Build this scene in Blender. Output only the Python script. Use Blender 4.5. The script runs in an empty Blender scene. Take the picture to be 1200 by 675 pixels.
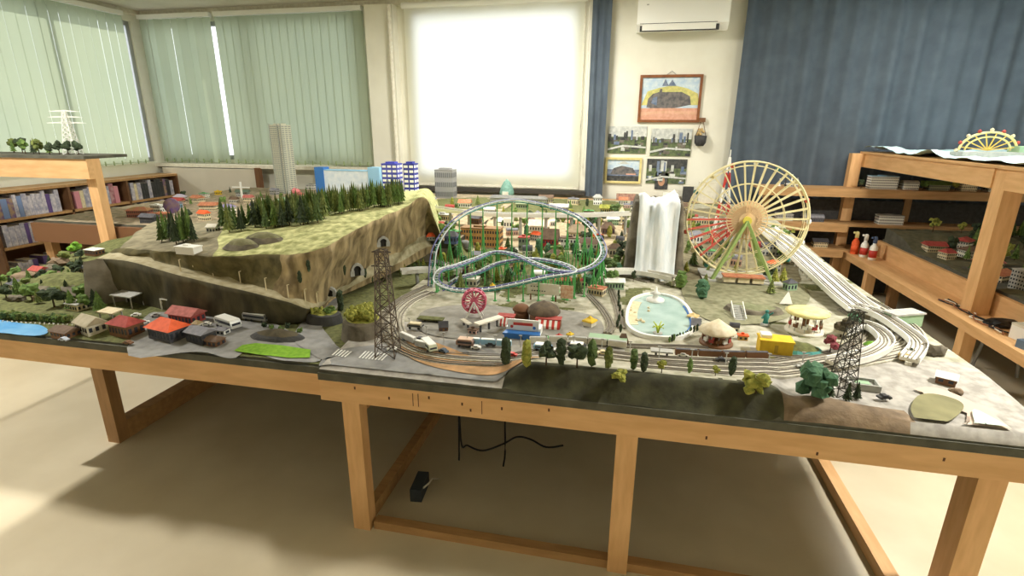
import bpy, math, random
from mathutils import Vector, Matrix, noise
random.seed(7)
C = bpy.context.scene.collection
PI = math.pi
# ------------------------------------------------------------------ camera
F = 616.3; TH = math.radians(17.0); YAW = math.radians(12.0); ROLL = math.radians(0.33); HC = 1.55
RM = Matrix.Rotation(YAW, 3, 'Z') @ Matrix.Rotation(PI/2 - TH, 3, 'X') @ Matrix.Rotation(ROLL, 3, 'Z')
def ray(px, py): return RM @ Vector(((px-600)/F, (337.5-py)/F, -1.0))
def P(px, py, z):                       # point of the photograph on a level surface of height z
    d = ray(px, py); t = (z-HC)/d.z; return Vector((d.x*t, d.y*t, z))
def Q(px, py, y):                       # point of the photograph at depth y
    d = ray(px, py); t = y/d.y; return Vector((d.x*t, y, HC+d.z*t))
cam_d = bpy.data.cameras.new('camera'); cam = bpy.data.objects.new('camera', cam_d); C.objects.link(cam)
cam.location = (0, 0, HC); cam.rotation_euler = RM.to_euler(); cam_d.sensor_width = 36; cam_d.lens = 36*F/1200
cam_d.clip_start = 0.02
bpy.context.scene.camera = cam
# ------------------------------------------------------------------ materials
def lin(c):
    return tuple(((v/255)/12.92 if v/255 <= .04045 else ((v/255+.055)/1.055)**2.4) for v in c)
MATS = {}
def mat(name, c, c2=None, scale=20, rough=.7, bump=0, metal=0, stretch=None, trans=0, spec=.4, detail=4, emit=0, contrast=(.35, .65)):
    if name in MATS: return MATS[name]
    m = bpy.data.materials.new(name); m.use_nodes = True; nt = m.node_tree; N = nt.nodes; L = nt.links
    b = N['Principled BSDF']; b.inputs['Roughness'].default_value = rough; b.inputs['Metallic'].default_value = metal
    b.inputs['Specular IOR Level'].default_value = spec
    col = lin(c)+(1,)
    b.inputs['Base Color'].default_value = col
    if c2 or bump:
        tc = N.new('ShaderNodeTexCoord'); mp = N.new('ShaderNodeMapping'); nz = N.new('ShaderNodeTexNoise')
        nz.inputs['Scale'].default_value = scale; nz.inputs['Detail'].default_value = detail
        L.new(tc.outputs['Object'], mp.inputs['Vector']); L.new(mp.outputs['Vector'], nz.inputs['Vector'])
        if stretch: mp.inputs['Scale'].default_value = stretch
        if c2:
            r = N.new('ShaderNodeValToRGB'); r.color_ramp.elements[0].position = contrast[0]; r.color_ramp.elements[1].position = contrast[1]
            r.color_ramp.elements[0].color = col; r.color_ramp.elements[1].color = lin(c2)+(1,)
            L.new(nz.outputs['Fac'], r.inputs['Fac']); L.new(r.outputs['Color'], b.inputs['Base Color'])
        if bump:
            bp = N.new('ShaderNodeBump'); bp.inputs['Strength'].default_value = bump; bp.inputs['Distance'].default_value = .01
            L.new(nz.outputs['Fac'], bp.inputs['Height']); L.new(bp.outputs['Normal'], b.inputs['Normal'])
    if trans:
        t = N.new('ShaderNodeBsdfTranslucent'); t.inputs['Color'].default_value = col
        if c2: L.new(r.outputs['Color'], t.inputs['Color'])
        mx = N.new('ShaderNodeMixShader'); mx.inputs['Fac'].default_value = trans
        L.new(b.outputs[0], mx.inputs[1]); L.new(t.outputs[0], mx.inputs[2]); L.new(mx.outputs[0], N['Material Output'].inputs['Surface'])
    if emit:
        b.inputs['Emission Color'].default_value = col; b.inputs['Emission Strength'].default_value = emit
    MATS[name] = m; return m
def glass(name):
    m = bpy.data.materials.new(name); m.use_nodes = True; nt = m.node_tree; N = nt.nodes; L = nt.links
    N.remove(N['Principled BSDF']); t = N.new('ShaderNodeBsdfTransparent'); g = N.new('ShaderNodeBsdfGlossy'); g.inputs['Roughness'].default_value = .05
    f = N.new('ShaderNodeFresnel'); f.inputs['IOR'].default_value = 1.3; mx = N.new('ShaderNodeMixShader')
    L.new(f.outputs[0], mx.inputs[0]); L.new(t.outputs[0], mx.inputs[1]); L.new(g.outputs[0], mx.inputs[2]); L.new(mx.outputs[0], N['Material Output'].inputs[0])
    return m
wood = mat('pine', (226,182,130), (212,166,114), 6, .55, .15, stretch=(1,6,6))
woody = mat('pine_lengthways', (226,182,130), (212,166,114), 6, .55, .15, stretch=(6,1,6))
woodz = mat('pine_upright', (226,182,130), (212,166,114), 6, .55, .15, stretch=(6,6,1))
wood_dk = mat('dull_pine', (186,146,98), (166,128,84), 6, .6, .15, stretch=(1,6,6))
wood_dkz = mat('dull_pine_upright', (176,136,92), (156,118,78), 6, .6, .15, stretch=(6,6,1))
knot = mat('knot', (92,58,34))
boardedge = mat('painted_board_edge', (96,96,84), (78,78,68), 15, .8)
floor_m = mat('vinyl_floor', (214,203,176), (204,192,164), 3, .32, 0)
wall_m = mat('wall_paint', (232,230,216), (226,223,208), 4, .8)
panel_m = mat('pale_panel', (214,206,190), (206,198,182), 3, .7)
ceil_m = mat('ceiling_board', (214,208,196), (206,200,188), 5, .9)
white = mat('white_plastic', (240,240,234), rough=.4)
offwhite = mat('off_white', (226,222,206), (212,206,188), 30, .6)
cream = mat('cream', (226,214,180), (208,192,154), 40, .6)
metal = mat('grey_metal', (150,150,148), rough=.35, metal=.7)
black = mat('black_plastic', (26,26,28), rough=.5)
dkgrey = mat('dark_grey', (70,70,70), (56,56,56), 30, .8)
midgrey = mat('mid_grey', (128,128,124), (112,112,108), 40, .8)
ltgrey = mat('light_grey', (180,180,174), (164,164,158), 40, .8)
navy = mat('navy_fabric', (86,98,110), (78,89,101), 8, .85, .1, trans=.03)
blindg = mat('pale_green_blind', (176,188,166), (184,194,168), .7, .7, 0, trans=.42)
blindw = mat('white_roller_fabric', (252,252,242), rough=.7, trans=.78)
asphalt = mat('model_asphalt', (150,150,148), (132,132,130), 25, .9)
paving = mat('model_paving', (182,178,170), (150,146,138), 30, .9)
ballast = mat('track_ballast', (150,144,130), (122,114,98), 90, .95)
railm = mat('rail', (132,126,116), rough=.4, metal=.2)
whiteline = mat('road_paint', (236,236,230))
lawn = mat('bright_lawn', (136,182,52), (112,160,40), 60, .95, .3)
turf = mat('olive_turf', (112,116,70), (84,86,50), 50, .95, .5)
bankm = mat('dark_bank', (78,78,56), (54,54,40), 18, .95, .6)
hillm = mat('hill_grass', (206,206,148), (140,144,90), 26, .95, .8)
cliffm = mat('cliff_earth', (180,160,120), (110,96,68), 22, .95, 1.0, stretch=(1,1,.35))
wallrock = mat('retaining_rock', (92,86,62), (62,58,42), 16, .95, .6, stretch=(1,1,.5))
earth = mat('park_ground', (190,186,168), (150,148,126), 24, .95, .3)
sand = mat('orange_earth', (198,156,112), (164,132,92), 22, .95, .3)
rockg = mat('grey_rock', (126,118,102), (84,78,66), 16, .9, .9)
rockb = mat('brown_rock', (150,130,106), (110,94,76), 16, .9, .9)
townm = mat('town_ground', (178,158,134), (128,122,96), 30, .95, .2)
pondm = mat('olive_water', (136,132,92), (116,112,76), 12, .7)
lakem = mat('pale_teal_water', (150,178,172), (176,198,192), 14, .35)
bluewater = mat('blue_water', (84,156,214), (120,180,226), 12, .3)
fallm = mat('white_water', (248,250,250), (220,230,236), 12, .7, .6, stretch=(2,2,.5))
snow = mat('white_paper', (238,240,240), (216,222,224), 10, .8, .4)
gconif = mat('conifer_green', (92,112,62), (60,80,44), 60, .9, .5)
gconif2 = mat('conifer_olive', (124,134,72), (84,98,50), 60, .9, .5)
gdark = mat('dark_foliage', (62,76,50), (44,56,38), 60, .9, .5)
gleaf = mat('leaf_green', (112,138,70), (76,102,50), 60, .9, .5)
gyel = mat('yellow_green_foliage', (164,162,74), (112,120,50), 60, .9, .5)
gbright = mat('bright_foliage', (124,172,56), (90,136,44), 60, .9, .5)
gblue = mat('blue_green_foliage', (84,122,92), (56,92,68), 60, .9, .5)
trunkm = mat('bark', (84,66,46), (66,50,34), 60, .9)
pipeg = mat('green_steel', (86,168,92), rough=.4)
teal = mat('teal_steel', (70,150,138), rough=.4)
railw = mat('pale_rail_steel', (214,222,226), rough=.35)
railp = mat('violet_rail_steel', (116,118,168), rough=.35)
red = mat('red_paint', (196,62,52), rough=.5)
redroof = mat('red_roof', (176,78,70), (150,62,56), 60, .8)
pinkroof = mat('pinkish_roof', (190,112,104), (160,92,84), 60, .8)
orange = mat('orange_roof', (240,104,56), (222,90,44), 60, .7)
terracotta = mat('terracotta_roof', (198,132,98), (170,108,78), 60, .8)
greyroof = mat('grey_roof', (140,140,146), (120,120,128), 60, .8)
brownroof = mat('brown_roof', (116,94,76), (92,74,60), 60, .8)
slate = mat('slate_roof', (92,92,96), (74,74,80), 60, .8)
purple = mat('purple_paint', (132,124,158), rough=.6)
yellow = mat('yellow_paint', (232,196,50), (216,178,40), 30, .6)
yelcream = mat('pale_yellow_canvas', (238,228,164), (222,208,136), 40, .7)
blue = mat('blue_paint', (58,118,190), rough=.5)
blued = mat('deep_blue_paint', (50,58,150), rough=.5)
sky_b = mat('light_blue_paint', (150,196,226), rough=.6)
pink = mat('pink_paint', (214,104,130), rough=.5)
tealp = mat('teal_paint', (60,140,130), (48,112,108), 20, .7)
greenp = mat('green_paint', (86,150,90), rough=.6)
palegreen = mat('pale_green_canvas', (150,180,146), rough=.7)
brownp = mat('brown_paint', (120,84,56), rough=.7)
winm = mat('dark_window', (60,64,72), rough=.25)
sheetm = mat('pale_cyan_sheet', (204,234,238), (188,222,230), 5, .6, .3)
magw = mat('magazine_pale', (206,200,204), (150,150,170), 30, .6)
magp = mat('magazine_purple', (112,88,130), (164,140,110), 30, .6)
magr = mat('magazine_red', (158,92,104), (190,150,150), 30, .6)
# ------------------------------------------------------------------ mesh building
class MB:
    def __init__(s): s.v = []; s.f = []; s.m = []; s.sm = []
    def add(s, vs, fs, mi=0, smooth=False):
        o = len(s.v); s.v += [tuple(v) for v in vs]
        for f in fs: s.f.append([i+o for i in f]); s.m.append(mi); s.sm.append(smooth)
        return s
    def box(s, c, d, rz=0, mi=0, rx=0):
        M = Matrix.Rotation(rz, 3, 'Z') @ Matrix.Rotation(rx, 3, 'X'); c = Vector(c)
        vs = [c + M @ Vector((x*d[0]/2, y*d[1]/2, z*d[2]/2)) for z in (-1,1) for y in (-1,1) for x in (-1,1)]
        return s.add(vs, [(0,2,3,1),(4,5,7,6),(0,1,5,4),(2,6,7,3),(0,4,6,2),(1,3,7,5)], mi)
    def bbox(s, a, b, mi=0):
        return s.box([(p+q)/2 for p, q in zip(a, b)], [abs(q-p) for p, q in zip(a, b)], 0, mi)
    def bar(s, p0, p1, w, h, mi=0):      # rectangular bar between two points
        p0 = Vector(p0); p1 = Vector(p1); d = (p1-p0).normalized()
        u = d.cross(Vector((0,0,1)));
        if u.length < 1e-3: u = Vector((1,0,0))
        u.normalize(); n = u.cross(d)
        vs = [p + u*a*w/2 + n*b*h/2 for p in (p0, p1) for a, b in ((-1,-1),(1,-1),(1,1),(-1,1))]
        return s.add(vs, [(3,2,1,0),(4,5,6,7),(0,1,5,4),(1,2,6,5),(2,3,7,6),(3,0,4,7)], mi)
    def cyl(s, p0, p1, r0, r1=None, n=10, mi=0, cap=True):
        r1 = r0 if r1 is None else r1; p0 = Vector(p0); p1 = Vector(p1); d = (p1-p0).normalized()
        u = d.orthogonal().normalized(); w = d.cross(u); vs = []
        for p, r in ((p0, r0), (p1, r1)):
            for i in range(n): a = 2*PI*i/n; vs.append(p + u*math.cos(a)*r + w*math.sin(a)*r)
        fs = [(i, (i+1) % n, n+(i+1) % n, n+i) for i in range(n)]
        s.add(vs, fs, mi, n > 6)
        if cap: s.add(vs, [tuple(range(n-1, -1, -1)), tuple(range(n, 2*n))], mi)
        return s
    def tube(s, pts, r, n=6, mi=0, closed=False):
        pts = [Vector(p) for p in pts]; k = len(pts); vs = []
        for i, p in enumerate(pts):
            a = pts[(i-1) % k] if (i or closed) else p; b = pts[(i+1) % k] if (i < k-1 or closed) else p
            d = (b-a).normalized(); u = d.cross(Vector((0,0,1)))
            if u.length < 1e-3: u = Vector((1,0,0))
            u.normalize(); w = u.cross(d)
            for j in range(n): t = 2*PI*j/n; vs.append(p + u*math.cos(t)*r + w*math.sin(t)*r)
        fs = []
        for i in range(k if closed else k-1):
            for j in range(n): q = (i+1) % k; fs.append((i*n+j, i*n+(j+1) % n, q*n+(j+1) % n, q*n+j))
        if not closed: fs += [tuple(range(n-1,-1,-1)), tuple((k-1)*n+j for j in range(n))]
        return s.add(vs, fs, mi, True)
    def lathe(s, prof, c=(0,0,0), n=20, mi=0, wob=0, smooth=True):
        vs = []; c = Vector(c)
        for i, (r, z) in enumerate(prof):
            for j in range(n):
                a = 2*PI*j/n; rr = r*(1+wob*math.sin(j*PI)) if not wob else r*(1+wob*(1 if j % 2 else -1))
                vs.append(c+Vector((rr*math.cos(a), rr*math.sin(a), z)))
        fs = [(i*n+j, i*n+(j+1) % n, (i+1)*n+(j+1) % n, (i+1)*n+j) for i in range(len(prof)-1) for j in range(n)]
        fs += [tuple(range(n-1,-1,-1)), tuple((len(prof)-1)*n+j for j in range(n))]
        return s.add(vs, fs, mi, smooth)
    def prism(s, poly, z0, z1, mi=0, mtop=None):
        k = len(poly); vs = [(p[0], p[1], z0) for p in poly]+[(p[0], p[1], z1) for p in poly]
        area = sum(poly[i][0]*poly[(i+1) % k][1]-poly[(i+1) % k][0]*poly[i][1] for i in range(k))
        fs = [(i, (i+1) % k, k+(i+1) % k, k+i) for i in range(k)]; top = tuple(range(k, 2*k)); bot = tuple(range(k-1, -1, -1))
        if area < 0: fs = [f[::-1] for f in fs]; top = top[::-1]; bot = bot[::-1]
        s.add(vs, fs+[bot], mi); return s.add(vs, [top], mi if mtop is None else mtop)
    def strip(s, pts, w, z0, z1, mi=0, closed=False):   # flat band along a plan polyline (pts may carry z)
        pts = [Vector(p) for p in pts]; k = len(pts); vs = []
        for i, p in enumerate(pts):
            a = pts[(i-1) % k] if (i or closed) else p; b = pts[(i+1) % k] if (i < k-1 or closed) else p
            d = Vector((b.x-a.x, b.y-a.y, 0)).normalized(); u = Vector((-d.y, d.x, 0))
            for sg, zz in ((-1,z0),(1,z0),(1,z1),(-1,z1)): q = p+u*sg*w/2; vs.append((q.x, q.y, p.z+zz))
        fs = []
        for i in range(k if closed else k-1):
            q = (i+1) % k
            for j in range(4): fs.append((i*4+j, q*4+j, q*4+(j+1) % 4, i*4+(j+1) % 4))
        if not closed: fs += [(0,1,2,3), tuple((k-1)*4+j for j in (3,2,1,0))]
        return s.add(vs, fs, mi)
    def blob(s, c, r, mi=0, nz=.25, sub=2, seed=0, sc=(1,1,1)):
        vs, fs = ICO[sub]; c = Vector(c); out = []
        for v in vs:
            k = 1+nz*noise.noise(Vector(v)*2.2+Vector((seed*3.1, seed*1.7, 0)))*2
            out.append(c+Vector((v[0]*r*k*sc[0], v[1]*r*k*sc[1], v[2]*r*k*sc[2])))
        return s.add(out, fs, mi, False)
    def build(s, name, mats, parent=None, loc=None):
        me = bpy.data.meshes.new(name); me.from_pydata(s.v, [], s.f); 
        for m in (mats if isinstance(mats, (list, tuple)) else [mats]): me.materials.append(m)
        me.polygons.foreach_set('material_index', s.m); me.polygons.foreach_set('use_smooth', s.sm)
        import bmesh
        bm = bmesh.new(); bm.from_mesh(me); bmesh.ops.recalc_face_normals(bm, faces=bm.faces); bm.to_mesh(me); bm.free()
        me.update()
        o = bpy.data.objects.new(name, me); C.objects.link(o)
        if parent: o.parent = parent
        if loc is not None: o.location = loc
        return o
def make_ico():
    import bmesh
    d = {}
    for sub in (1,2,3):
        bm = bmesh.new(); bmesh.ops.create_icosphere(bm, subdivisions=sub, radius=1)
        d[sub] = ([v.co[:] for v in bm.verts], [[v.index for v in f.verts] for f in bm.faces]); bm.free()
    return d
ICO = make_ico()
def tag(o, label=None, cat=None, group=None, kind=None):
    if label: o['label'] = label
    if cat: o['category'] = cat
    if group: o['group'] = group
    if kind: o['kind'] = kind
    return o
def empty(name, loc, rz=0, label=None, cat=None, group=None):
    o = bpy.data.objects.new(name, None); C.objects.link(o); o.location = loc; o.rotation_euler.z = rz; o.empty_display_size = .05
    return tag(o, label, cat, group)
def kids(o): return [c for c in ALLP.get(o.name, [])]
def copy_tree(o, loc=None, rz=None, sc=None, label=None, group=None, parent=None):
    c = o.copy(); C.objects.link(c)
    if parent: c.parent = parent
    for ch in [x for x in o.children]: copy_tree(ch, parent=c)
    if loc is not None: c.location = loc
    if rz is not None: c.rotation_euler.z = rz
    if sc is not None: c.scale = (sc, sc, sc) if isinstance(sc, (int, float)) else sc
    if label: c['label'] = label
    if group: c['group'] = group
    return c
def struct(mb, name, m, label=None):
    o = mb.build(name, m); o['kind'] = 'structure'
    if label: o['label'] = label
    return o
def smooth_path(pts, n=8, closed=False):
    pts = [Vector(p) for p in pts]; k = len(pts); out = []
    for i in range(k if closed else k-1):
        g = lambda j: pts[j % k] if closed else pts[max(0, min(k-1, j))]
        a, b, c, d = g(i-1), g(i), g(i+1), g(i+2)
        for j in range(n):
            t = j/n; out.append(.5*((2*b)+(c-a)*t+(2*a-5*b+4*c-d)*t*t+(3*b-a-3*c+d)*t**3))
    if not closed: out.append(pts[-1])
    return out
# ================================================================== ROOM
BY = 5.8; LX = -5.75; RX = 4.2; CZ = 2.82; FY = -1.6
struct(MB().bbox((LX-.1, FY-.1, -.1), (RX+.1, BY+.1, 0)), 'floor', floor_m)
struct(MB().bbox((LX-.1, FY-.1, CZ), (RX+.1, BY+.1, CZ+.1)), 'ceiling', ceil_m)
struct(MB().bbox((RX, FY, 0), (RX+.1, BY, CZ)), 'wall_right', wall_m)
struct(MB().bbox((LX, FY-.1, 0), (RX, FY, CZ)), 'wall_front', wall_m)
# left wall with one wide window, and an added unseen opening shaping the sunlight
w = MB(); wy0, wy1, wz0, wz1 = 3.6, 5.66, 1.12, 2.7; sy0, sy1, sz0, sz1 = .1, 3.0, 1.58, 2.30
w.bbox((LX-.1, FY, 0), (LX, BY, wz0)); w.bbox((LX-.1, FY, wz1), (LX, BY, CZ)); w.bbox((LX-.1, FY, wz0), (LX, sy0, wz1)); w.bbox((LX-.1, sy0, wz0), (LX, sy1, sz0)); w.bbox((LX-.1, sy0, sz1), (LX, sy1, wz1)); w.bbox((LX-.1, sy1, wz0), (LX, wy0, wz1)); w.bbox((LX-.1, wy1, wz0), (LX, BY, wz1))
struct(w, 'wall_left', wall_m)
# back wall with window openings
ops = [(-5.66, -2.95, 1.15, 2.70), (-2.35, -.55, 1.0, 2.7)]
w = MB(); w.bbox((LX-.1, BY, 0), (RX+.1, BY+.1, 1.0)); w.bbox((LX-.1, BY, 2.7), (RX+.1, BY+.1, CZ))
w.bbox((LX-.1, BY, 1.0), (-5.66, BY+.1, 2.7)); w.bbox((-2.95, BY, 1.0), (-2.35, BY+.1, 2.7)); w.bbox((-.55, BY, 1.0), (RX+.1, BY+.1, 2.7))
w.bbox((-5.66, BY, 1.0), (-2.95, BY+.1, 1.15)); w.bbox((-5.66, BY, 2.699), (-2.95, BY+.1, 2.7))
struct(w, 'wall_back', wall_m)
gl = glass('window_glass'); alu = mat('window_aluminium', (170,172,172), rough=.4, metal=.5)
def window(n, a, b, along):   # a=(u0,z0) b=(u1,z1)
    fr = MB(); gs = MB(); t = .05
    def bx(mb, u0, z0, u1, z1, d=.05):
        if along == 'x': mb.bbox((u0, BY+.03, z0), (u1, BY+.03+d, z1))
        else: mb.bbox((LX-.03-d, u0, z0), (LX-.03, u1, z1))
    bx(fr, a[0], a[1], b[0], a[1]+t); bx(fr, a[0], b[1]-t, b[0], b[1]); bx(fr, a[0], a[1]+t, a[0]+t, b[1]-t); bx(fr, b[0]-t, a[1]+t, b[0], b[1]-t)
    mid = (a[0]+b[0])/2 if n < 3 else b[0]-t
    if n < 3: bx(fr, mid-.03, a[1]+t, mid+.03, b[1]-t)
    bx(gs, a[0]+t, a[1]+t, mid, b[1]-t, .006)
    if n < 3: bx(gs, mid, a[1]+t, b[0]-t, b[1]-t, .006)
    o = fr.build('window_%d' % n, alu); o['kind'] = 'structure'; gs.build('pane', gl, o)
window(1, (wy0, wz0), (wy1, wz1), 'y'); window(4, (sy0, sz0), (sy1, sz1), 'y'); window(2, (-5.66, 1.15), (-2.95, 2.699), 'x'); window(3, (-2.35, 1.0), (-.55, 2.7), 'x')  # the high left one is unseen, added to shape the sunlit floor strip
struct(MB().bbox((LX, 5.74, CZ-.05), (RX, BY, CZ)), 'trim_1', offwhite)
struct(MB().bbox((LX, FY, CZ-.05), (LX+.06, 5.74, CZ)), 'trim_2', offwhite)
struct(MB().bbox((-2.82, BY-.12, 0), (-2.5, BY, CZ-.05)), 'trim_3', wall_m, 'shallow white pilaster between the green blinds and the white roller blind')
struct(MB().bbox((LX, BY-.16, 1.06), (-2.82, BY, 1.1)), 'trim_4', offwhite)
struct(MB().bbox((-2.47, BY-.1, .86), (-.42, BY, .9)), 'trim_5', mat('dark_sill', (60,58,54), rough=.5))
p = MB().bbox((-5.62, BY-.2, .6), (-4.33, BY-.17, 1.05)).build('low_partition_panel', panel_m)
tag(p, 'plain pale panel standing below the back blinds next to the bookcase', 'panel')
MB().bbox((-4.33, BY-.2, .6), (-4.27, BY-.14, 1.07)).build('wooden_edge_post', brownp, p)
p = MB().cyl((-2.52, BY-.16, .6), (-2.52, BY-.16, 2.75), .022, n=10).build('wall_pipe', offwhite)
tag(p, 'thin pale vertical pipe on the white pilaster by the roller blind', 'pipe')
# vertical blinds
def vblind(along, u0, u1, z0, z1, label, gaps, ang0):
    sl = MB(); n = int((u1-u0)/.1); rnd = random.Random(3)
    for i in range(n):
        u = u0+(i+.5)*(u1-u0)/n; a = ang0+rnd.uniform(-.03, .03); hw = .0535
        if any(g0 < u < g1 for g0, g1 in gaps): a += .55
        du = math.cos(a)*hw; dd = math.sin(a)*hw; cols = 4; vs = []
        for zz in (z0, z1):
            for k in range(cols+1):
                t = k/cols*2-1; bow = .001*(1-t*t)
                if along == 'x': vs.append((u+du*t, BY-.09+dd*t-bow, zz))
                else: vs.append((LX+.09-dd*t+bow, u+du*t, zz))
        sl.add(vs, [(k, k+1, cols+2+k, cols+1+k) for k in range(cols)], 0, True)
    ch = MB()
    if along == 'x':
        root = empty('vertical_blind', ((u0+u1)/2, BY-.09, z1+.04), 0, label, 'window blind')
        rl = MB().bbox((u0, BY-.12, z1+.005), (u1, BY-.06, z1+.05)); ch.tube([(u0, BY-.09, z0+.012), (u1, BY-.09, z0+.012)], .003, 5)
        for i in range(n): u = u0+(i+.5)*(u1-u0)/n; ch.box((u, BY-.097, z0+.015), (.012, .006, .05))
    else:
        root = empty('vertical_blind', (LX+.09, (u0+u1)/2, z1+.04), 0, label, 'window blind')
        rl = MB().bbox((LX+.06, u0, z1+.005), (LX+.12, u1, z1+.05)); ch.tube([(LX+.09, u0, z0+.012), (LX+.09, u1, z0+.012)], .003, 5)
        for i in range(n): u = u0+(i+.5)*(u1-u0)/n; ch.box((LX+.097, u, z0+.015), (.006, .012, .05))
    for mb, nm, m in ((sl, 'slats', blindg), (rl, 'headrail', white), (ch, 'weight_chain', mat('blind_weight', (150,166,120)))):
        o = mb.build(nm, m); o.parent = root; o.matrix_parent_inverse = Matrix.Translation(-root.location)
def adopt(root, mb, nm, m, label=None):
    o = mb.build(nm, m); o.parent = root; o.matrix_parent_inverse = Matrix.Translation(-root.location)
    if label: o['label'] = label
    return o
vblind('y', 3.4, 5.47, 1.12, 2.72, 'pale green vertical blind on the left wall behind the white model pylon', [], .05)
vblind('x', -5.68, -4.72, 1.12, 2.72, 'pale green vertical blind with bright open slats by the room corner', [(-5.45, -5.35), (-5.15, -5.05), (-4.9, -4.82)], -.05)
vblind('x', -4.66, -2.86, 1.12, 2.72, 'pale green vertical blind behind the tall model skyscraper', [], .06)
# white roller blind
rt = empty('roller_blind', (-1.44, BY-.06, 2.76), 0, 'large bright white roller blind lit from behind in the middle of the back wall', 'window blind')
fb = MB(); nx = 24
xs = [-2.4+1.9*i/nx for i in range(nx+1)]
fb.add([(x, BY-.05+.004*math.sin(i*.9), z) for z in (.93, 2.74) for i, x in enumerate(xs)], [(i, i+1, nx+2+i, nx+1+i) for i in range(nx)], 0, True)
adopt(rt, fb, 'blind_fabric', blindw); adopt(rt, MB().cyl((-2.42, BY-.05, 2.76), (-.48, BY-.05, 2.76), .03, n=14), 'roller_tube', white)
adopt(rt, MB().bbox((-2.4, BY-.06, .915), (-.5, BY-.04, .935)), 'bottom_bar', offwhite)
cp = [(-.5, BY-.08, 2.72), (-.5, BY-.08, 2.0), (-.5, BY-.08, 1.3), (-.485, BY-.08, 1.18), (-.465, BY-.08, 1.16), (-.45, BY-.08, 1.2), (-.45, BY-.08, 1.9), (-.46, BY-.08, 2.72)]
adopt(rt, MB().tube(smooth_path(cp, 4), .005), 'pull_cord', offwhite)
# navy curtains
def curtain(x0, x1, z0, z1, y, label, folds, amp):
    n = max(12, int((x1-x0)*60)); nz = 8; vs = []; rnd = random.Random(int(x0*10))
    ph = [rnd.uniform(0, 6) for _ in range(3)]
    for j in range(nz+1):
        t = j/nz
        for i in range(n+1):
            s = i/n; a = amp*(.6+.4*(1-t))
            d = a*(math.sin(s*folds*2*PI+ph[0]+.3*math.sin(t*2))+.4*math.sin(s*folds*4.7+ph[1]+t))
            vs.append((x0+(x1-x0)*s, y+d, z0+(z1-z0)*t))
    f = [(j*(n+1)+i, j*(n+1)+i+1, (j+1)*(n+1)+i+1, (j+1)*(n+1)+i) for j in range(nz) for i in range(n)]
    root = empty('curtain', ((x0+x1)/2, y, z0), 0, label, 'curtain')
    adopt(root, MB().add(vs, f, 0, True), 'curtain_fabric', navy)
    adopt(root, MB().cyl((x0, y, z1+.02), (x1, y, z1+.02), .012), 'curtain_rail', white)
curtain(-.43, -.24, .85, 2.78, BY-.1, 'narrow gathered navy curtain at the right edge of the white roller blind', 2.5, .03)
curtain(.98, 3.95, .45, 2.78, BY-.12, 'wide navy curtain covering the back wall right of the air conditioner', 17, .028)
# air conditioner
x0, x1, z0, z1 = 0.0, .82, 2.42, 2.74
ac = empty('air_conditioner', ((x0+x1)/2, BY, z0), 0, 'white wall-mounted air conditioner above the framed train painting', 'air conditioner')
b = MB(); prof = [(BY, z0+.02), (BY-.16, z0), (BY-.22, z0+.06), (BY-.22, z1-.03), (BY-.19, z1), (BY, z1)]
k = len(prof); b.add([(x0, *q) for q in prof]+[(x1, *q) for q in prof], [(i, (i+1) % k, k+(i+1) % k, k+i) for i in range(k)]+[tuple(range(k)), tuple(range(2*k-1, k-1, -1))])
adopt(ac, b, 'body', white); adopt(ac, MB().bbox((x0+.03, BY-.225, z0+.062), (x1-.1, BY-.21, z0+.066)).bbox((x0+.03, BY-.21, z0-.002), (x1-.08, BY-.2, z0+.06)), 'air_outlet', dkgrey)
adopt(ac, MB().box(((x0+x1)/2-.03, BY-.215, z0+.035), (.66, .012, .055), 0, 0, .3), 'louver', white); adopt(ac, MB().bbox((x0+.08, BY-.222, z1-.1), (x0+.1, BY-.22, z1-.09)), 'badge', ltgrey)
# pictures
def picture(name, cx, cz, w, h, fm, fw, patches, mats, label, cat='picture', back=None, tilt=0):
    root = empty(name, (cx, BY, cz), 0, label, cat); root.rotation_euler.y = tilt
    if fm:
        fr = MB(); y = -.02
        fr.bbox((-w/2-fw, -.025, h/2), (w/2+fw, -.001, h/2+fw)).bbox((-w/2-fw, -.025, -h/2-fw), (w/2+fw, -.001, -h/2)).bbox((-w/2-fw, -.025, -h/2), (-w/2, -.001, h/2)).bbox((w/2, -.025, -h/2), (w/2+fw, -.001, h/2))
        fr.build('frame', fm, root)
    pic = MB().bbox((-w/2, -.01, -h/2), (w/2, -.002, h/2), 0)
    for i, (poly, mi) in enumerate(patches):
        pic.add([(-w/2+u*w, -.0102-.0002*(i+1), -h/2+v*h) for u, v in poly], [tuple(range(len(poly)))], mi)
    pic.build('print' if not fm else 'canvas', mats, root)
    return root
def rect(u0, v0, u1, v1): return [(u0, v0), (u1, v0), (u1, v1), (u0, v1)]
pc = {n: mat('paint_'+n, c, c2, 30, .6) for n, c, c2 in (('sky', (176,200,220), (208,220,226)), ('yel', (216,208,132), (186,184,112)), ('grey', (124,118,114), (84,84,88)), ('earthy', (218,168,146), (204,150,124)), ('path', (224,176,150), (206,160,130)), ('bluegrey', (90,110,140), (130,140,160)), ('green', (110,124,84), (70,84,60)), ('pale', (214,216,210), (180,184,180)), ('dark', (50,52,56), (84,84,80)), ('rail', (130,124,112), (96,92,84)), ('skin', (196,150,120), (180,134,106)))}
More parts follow.
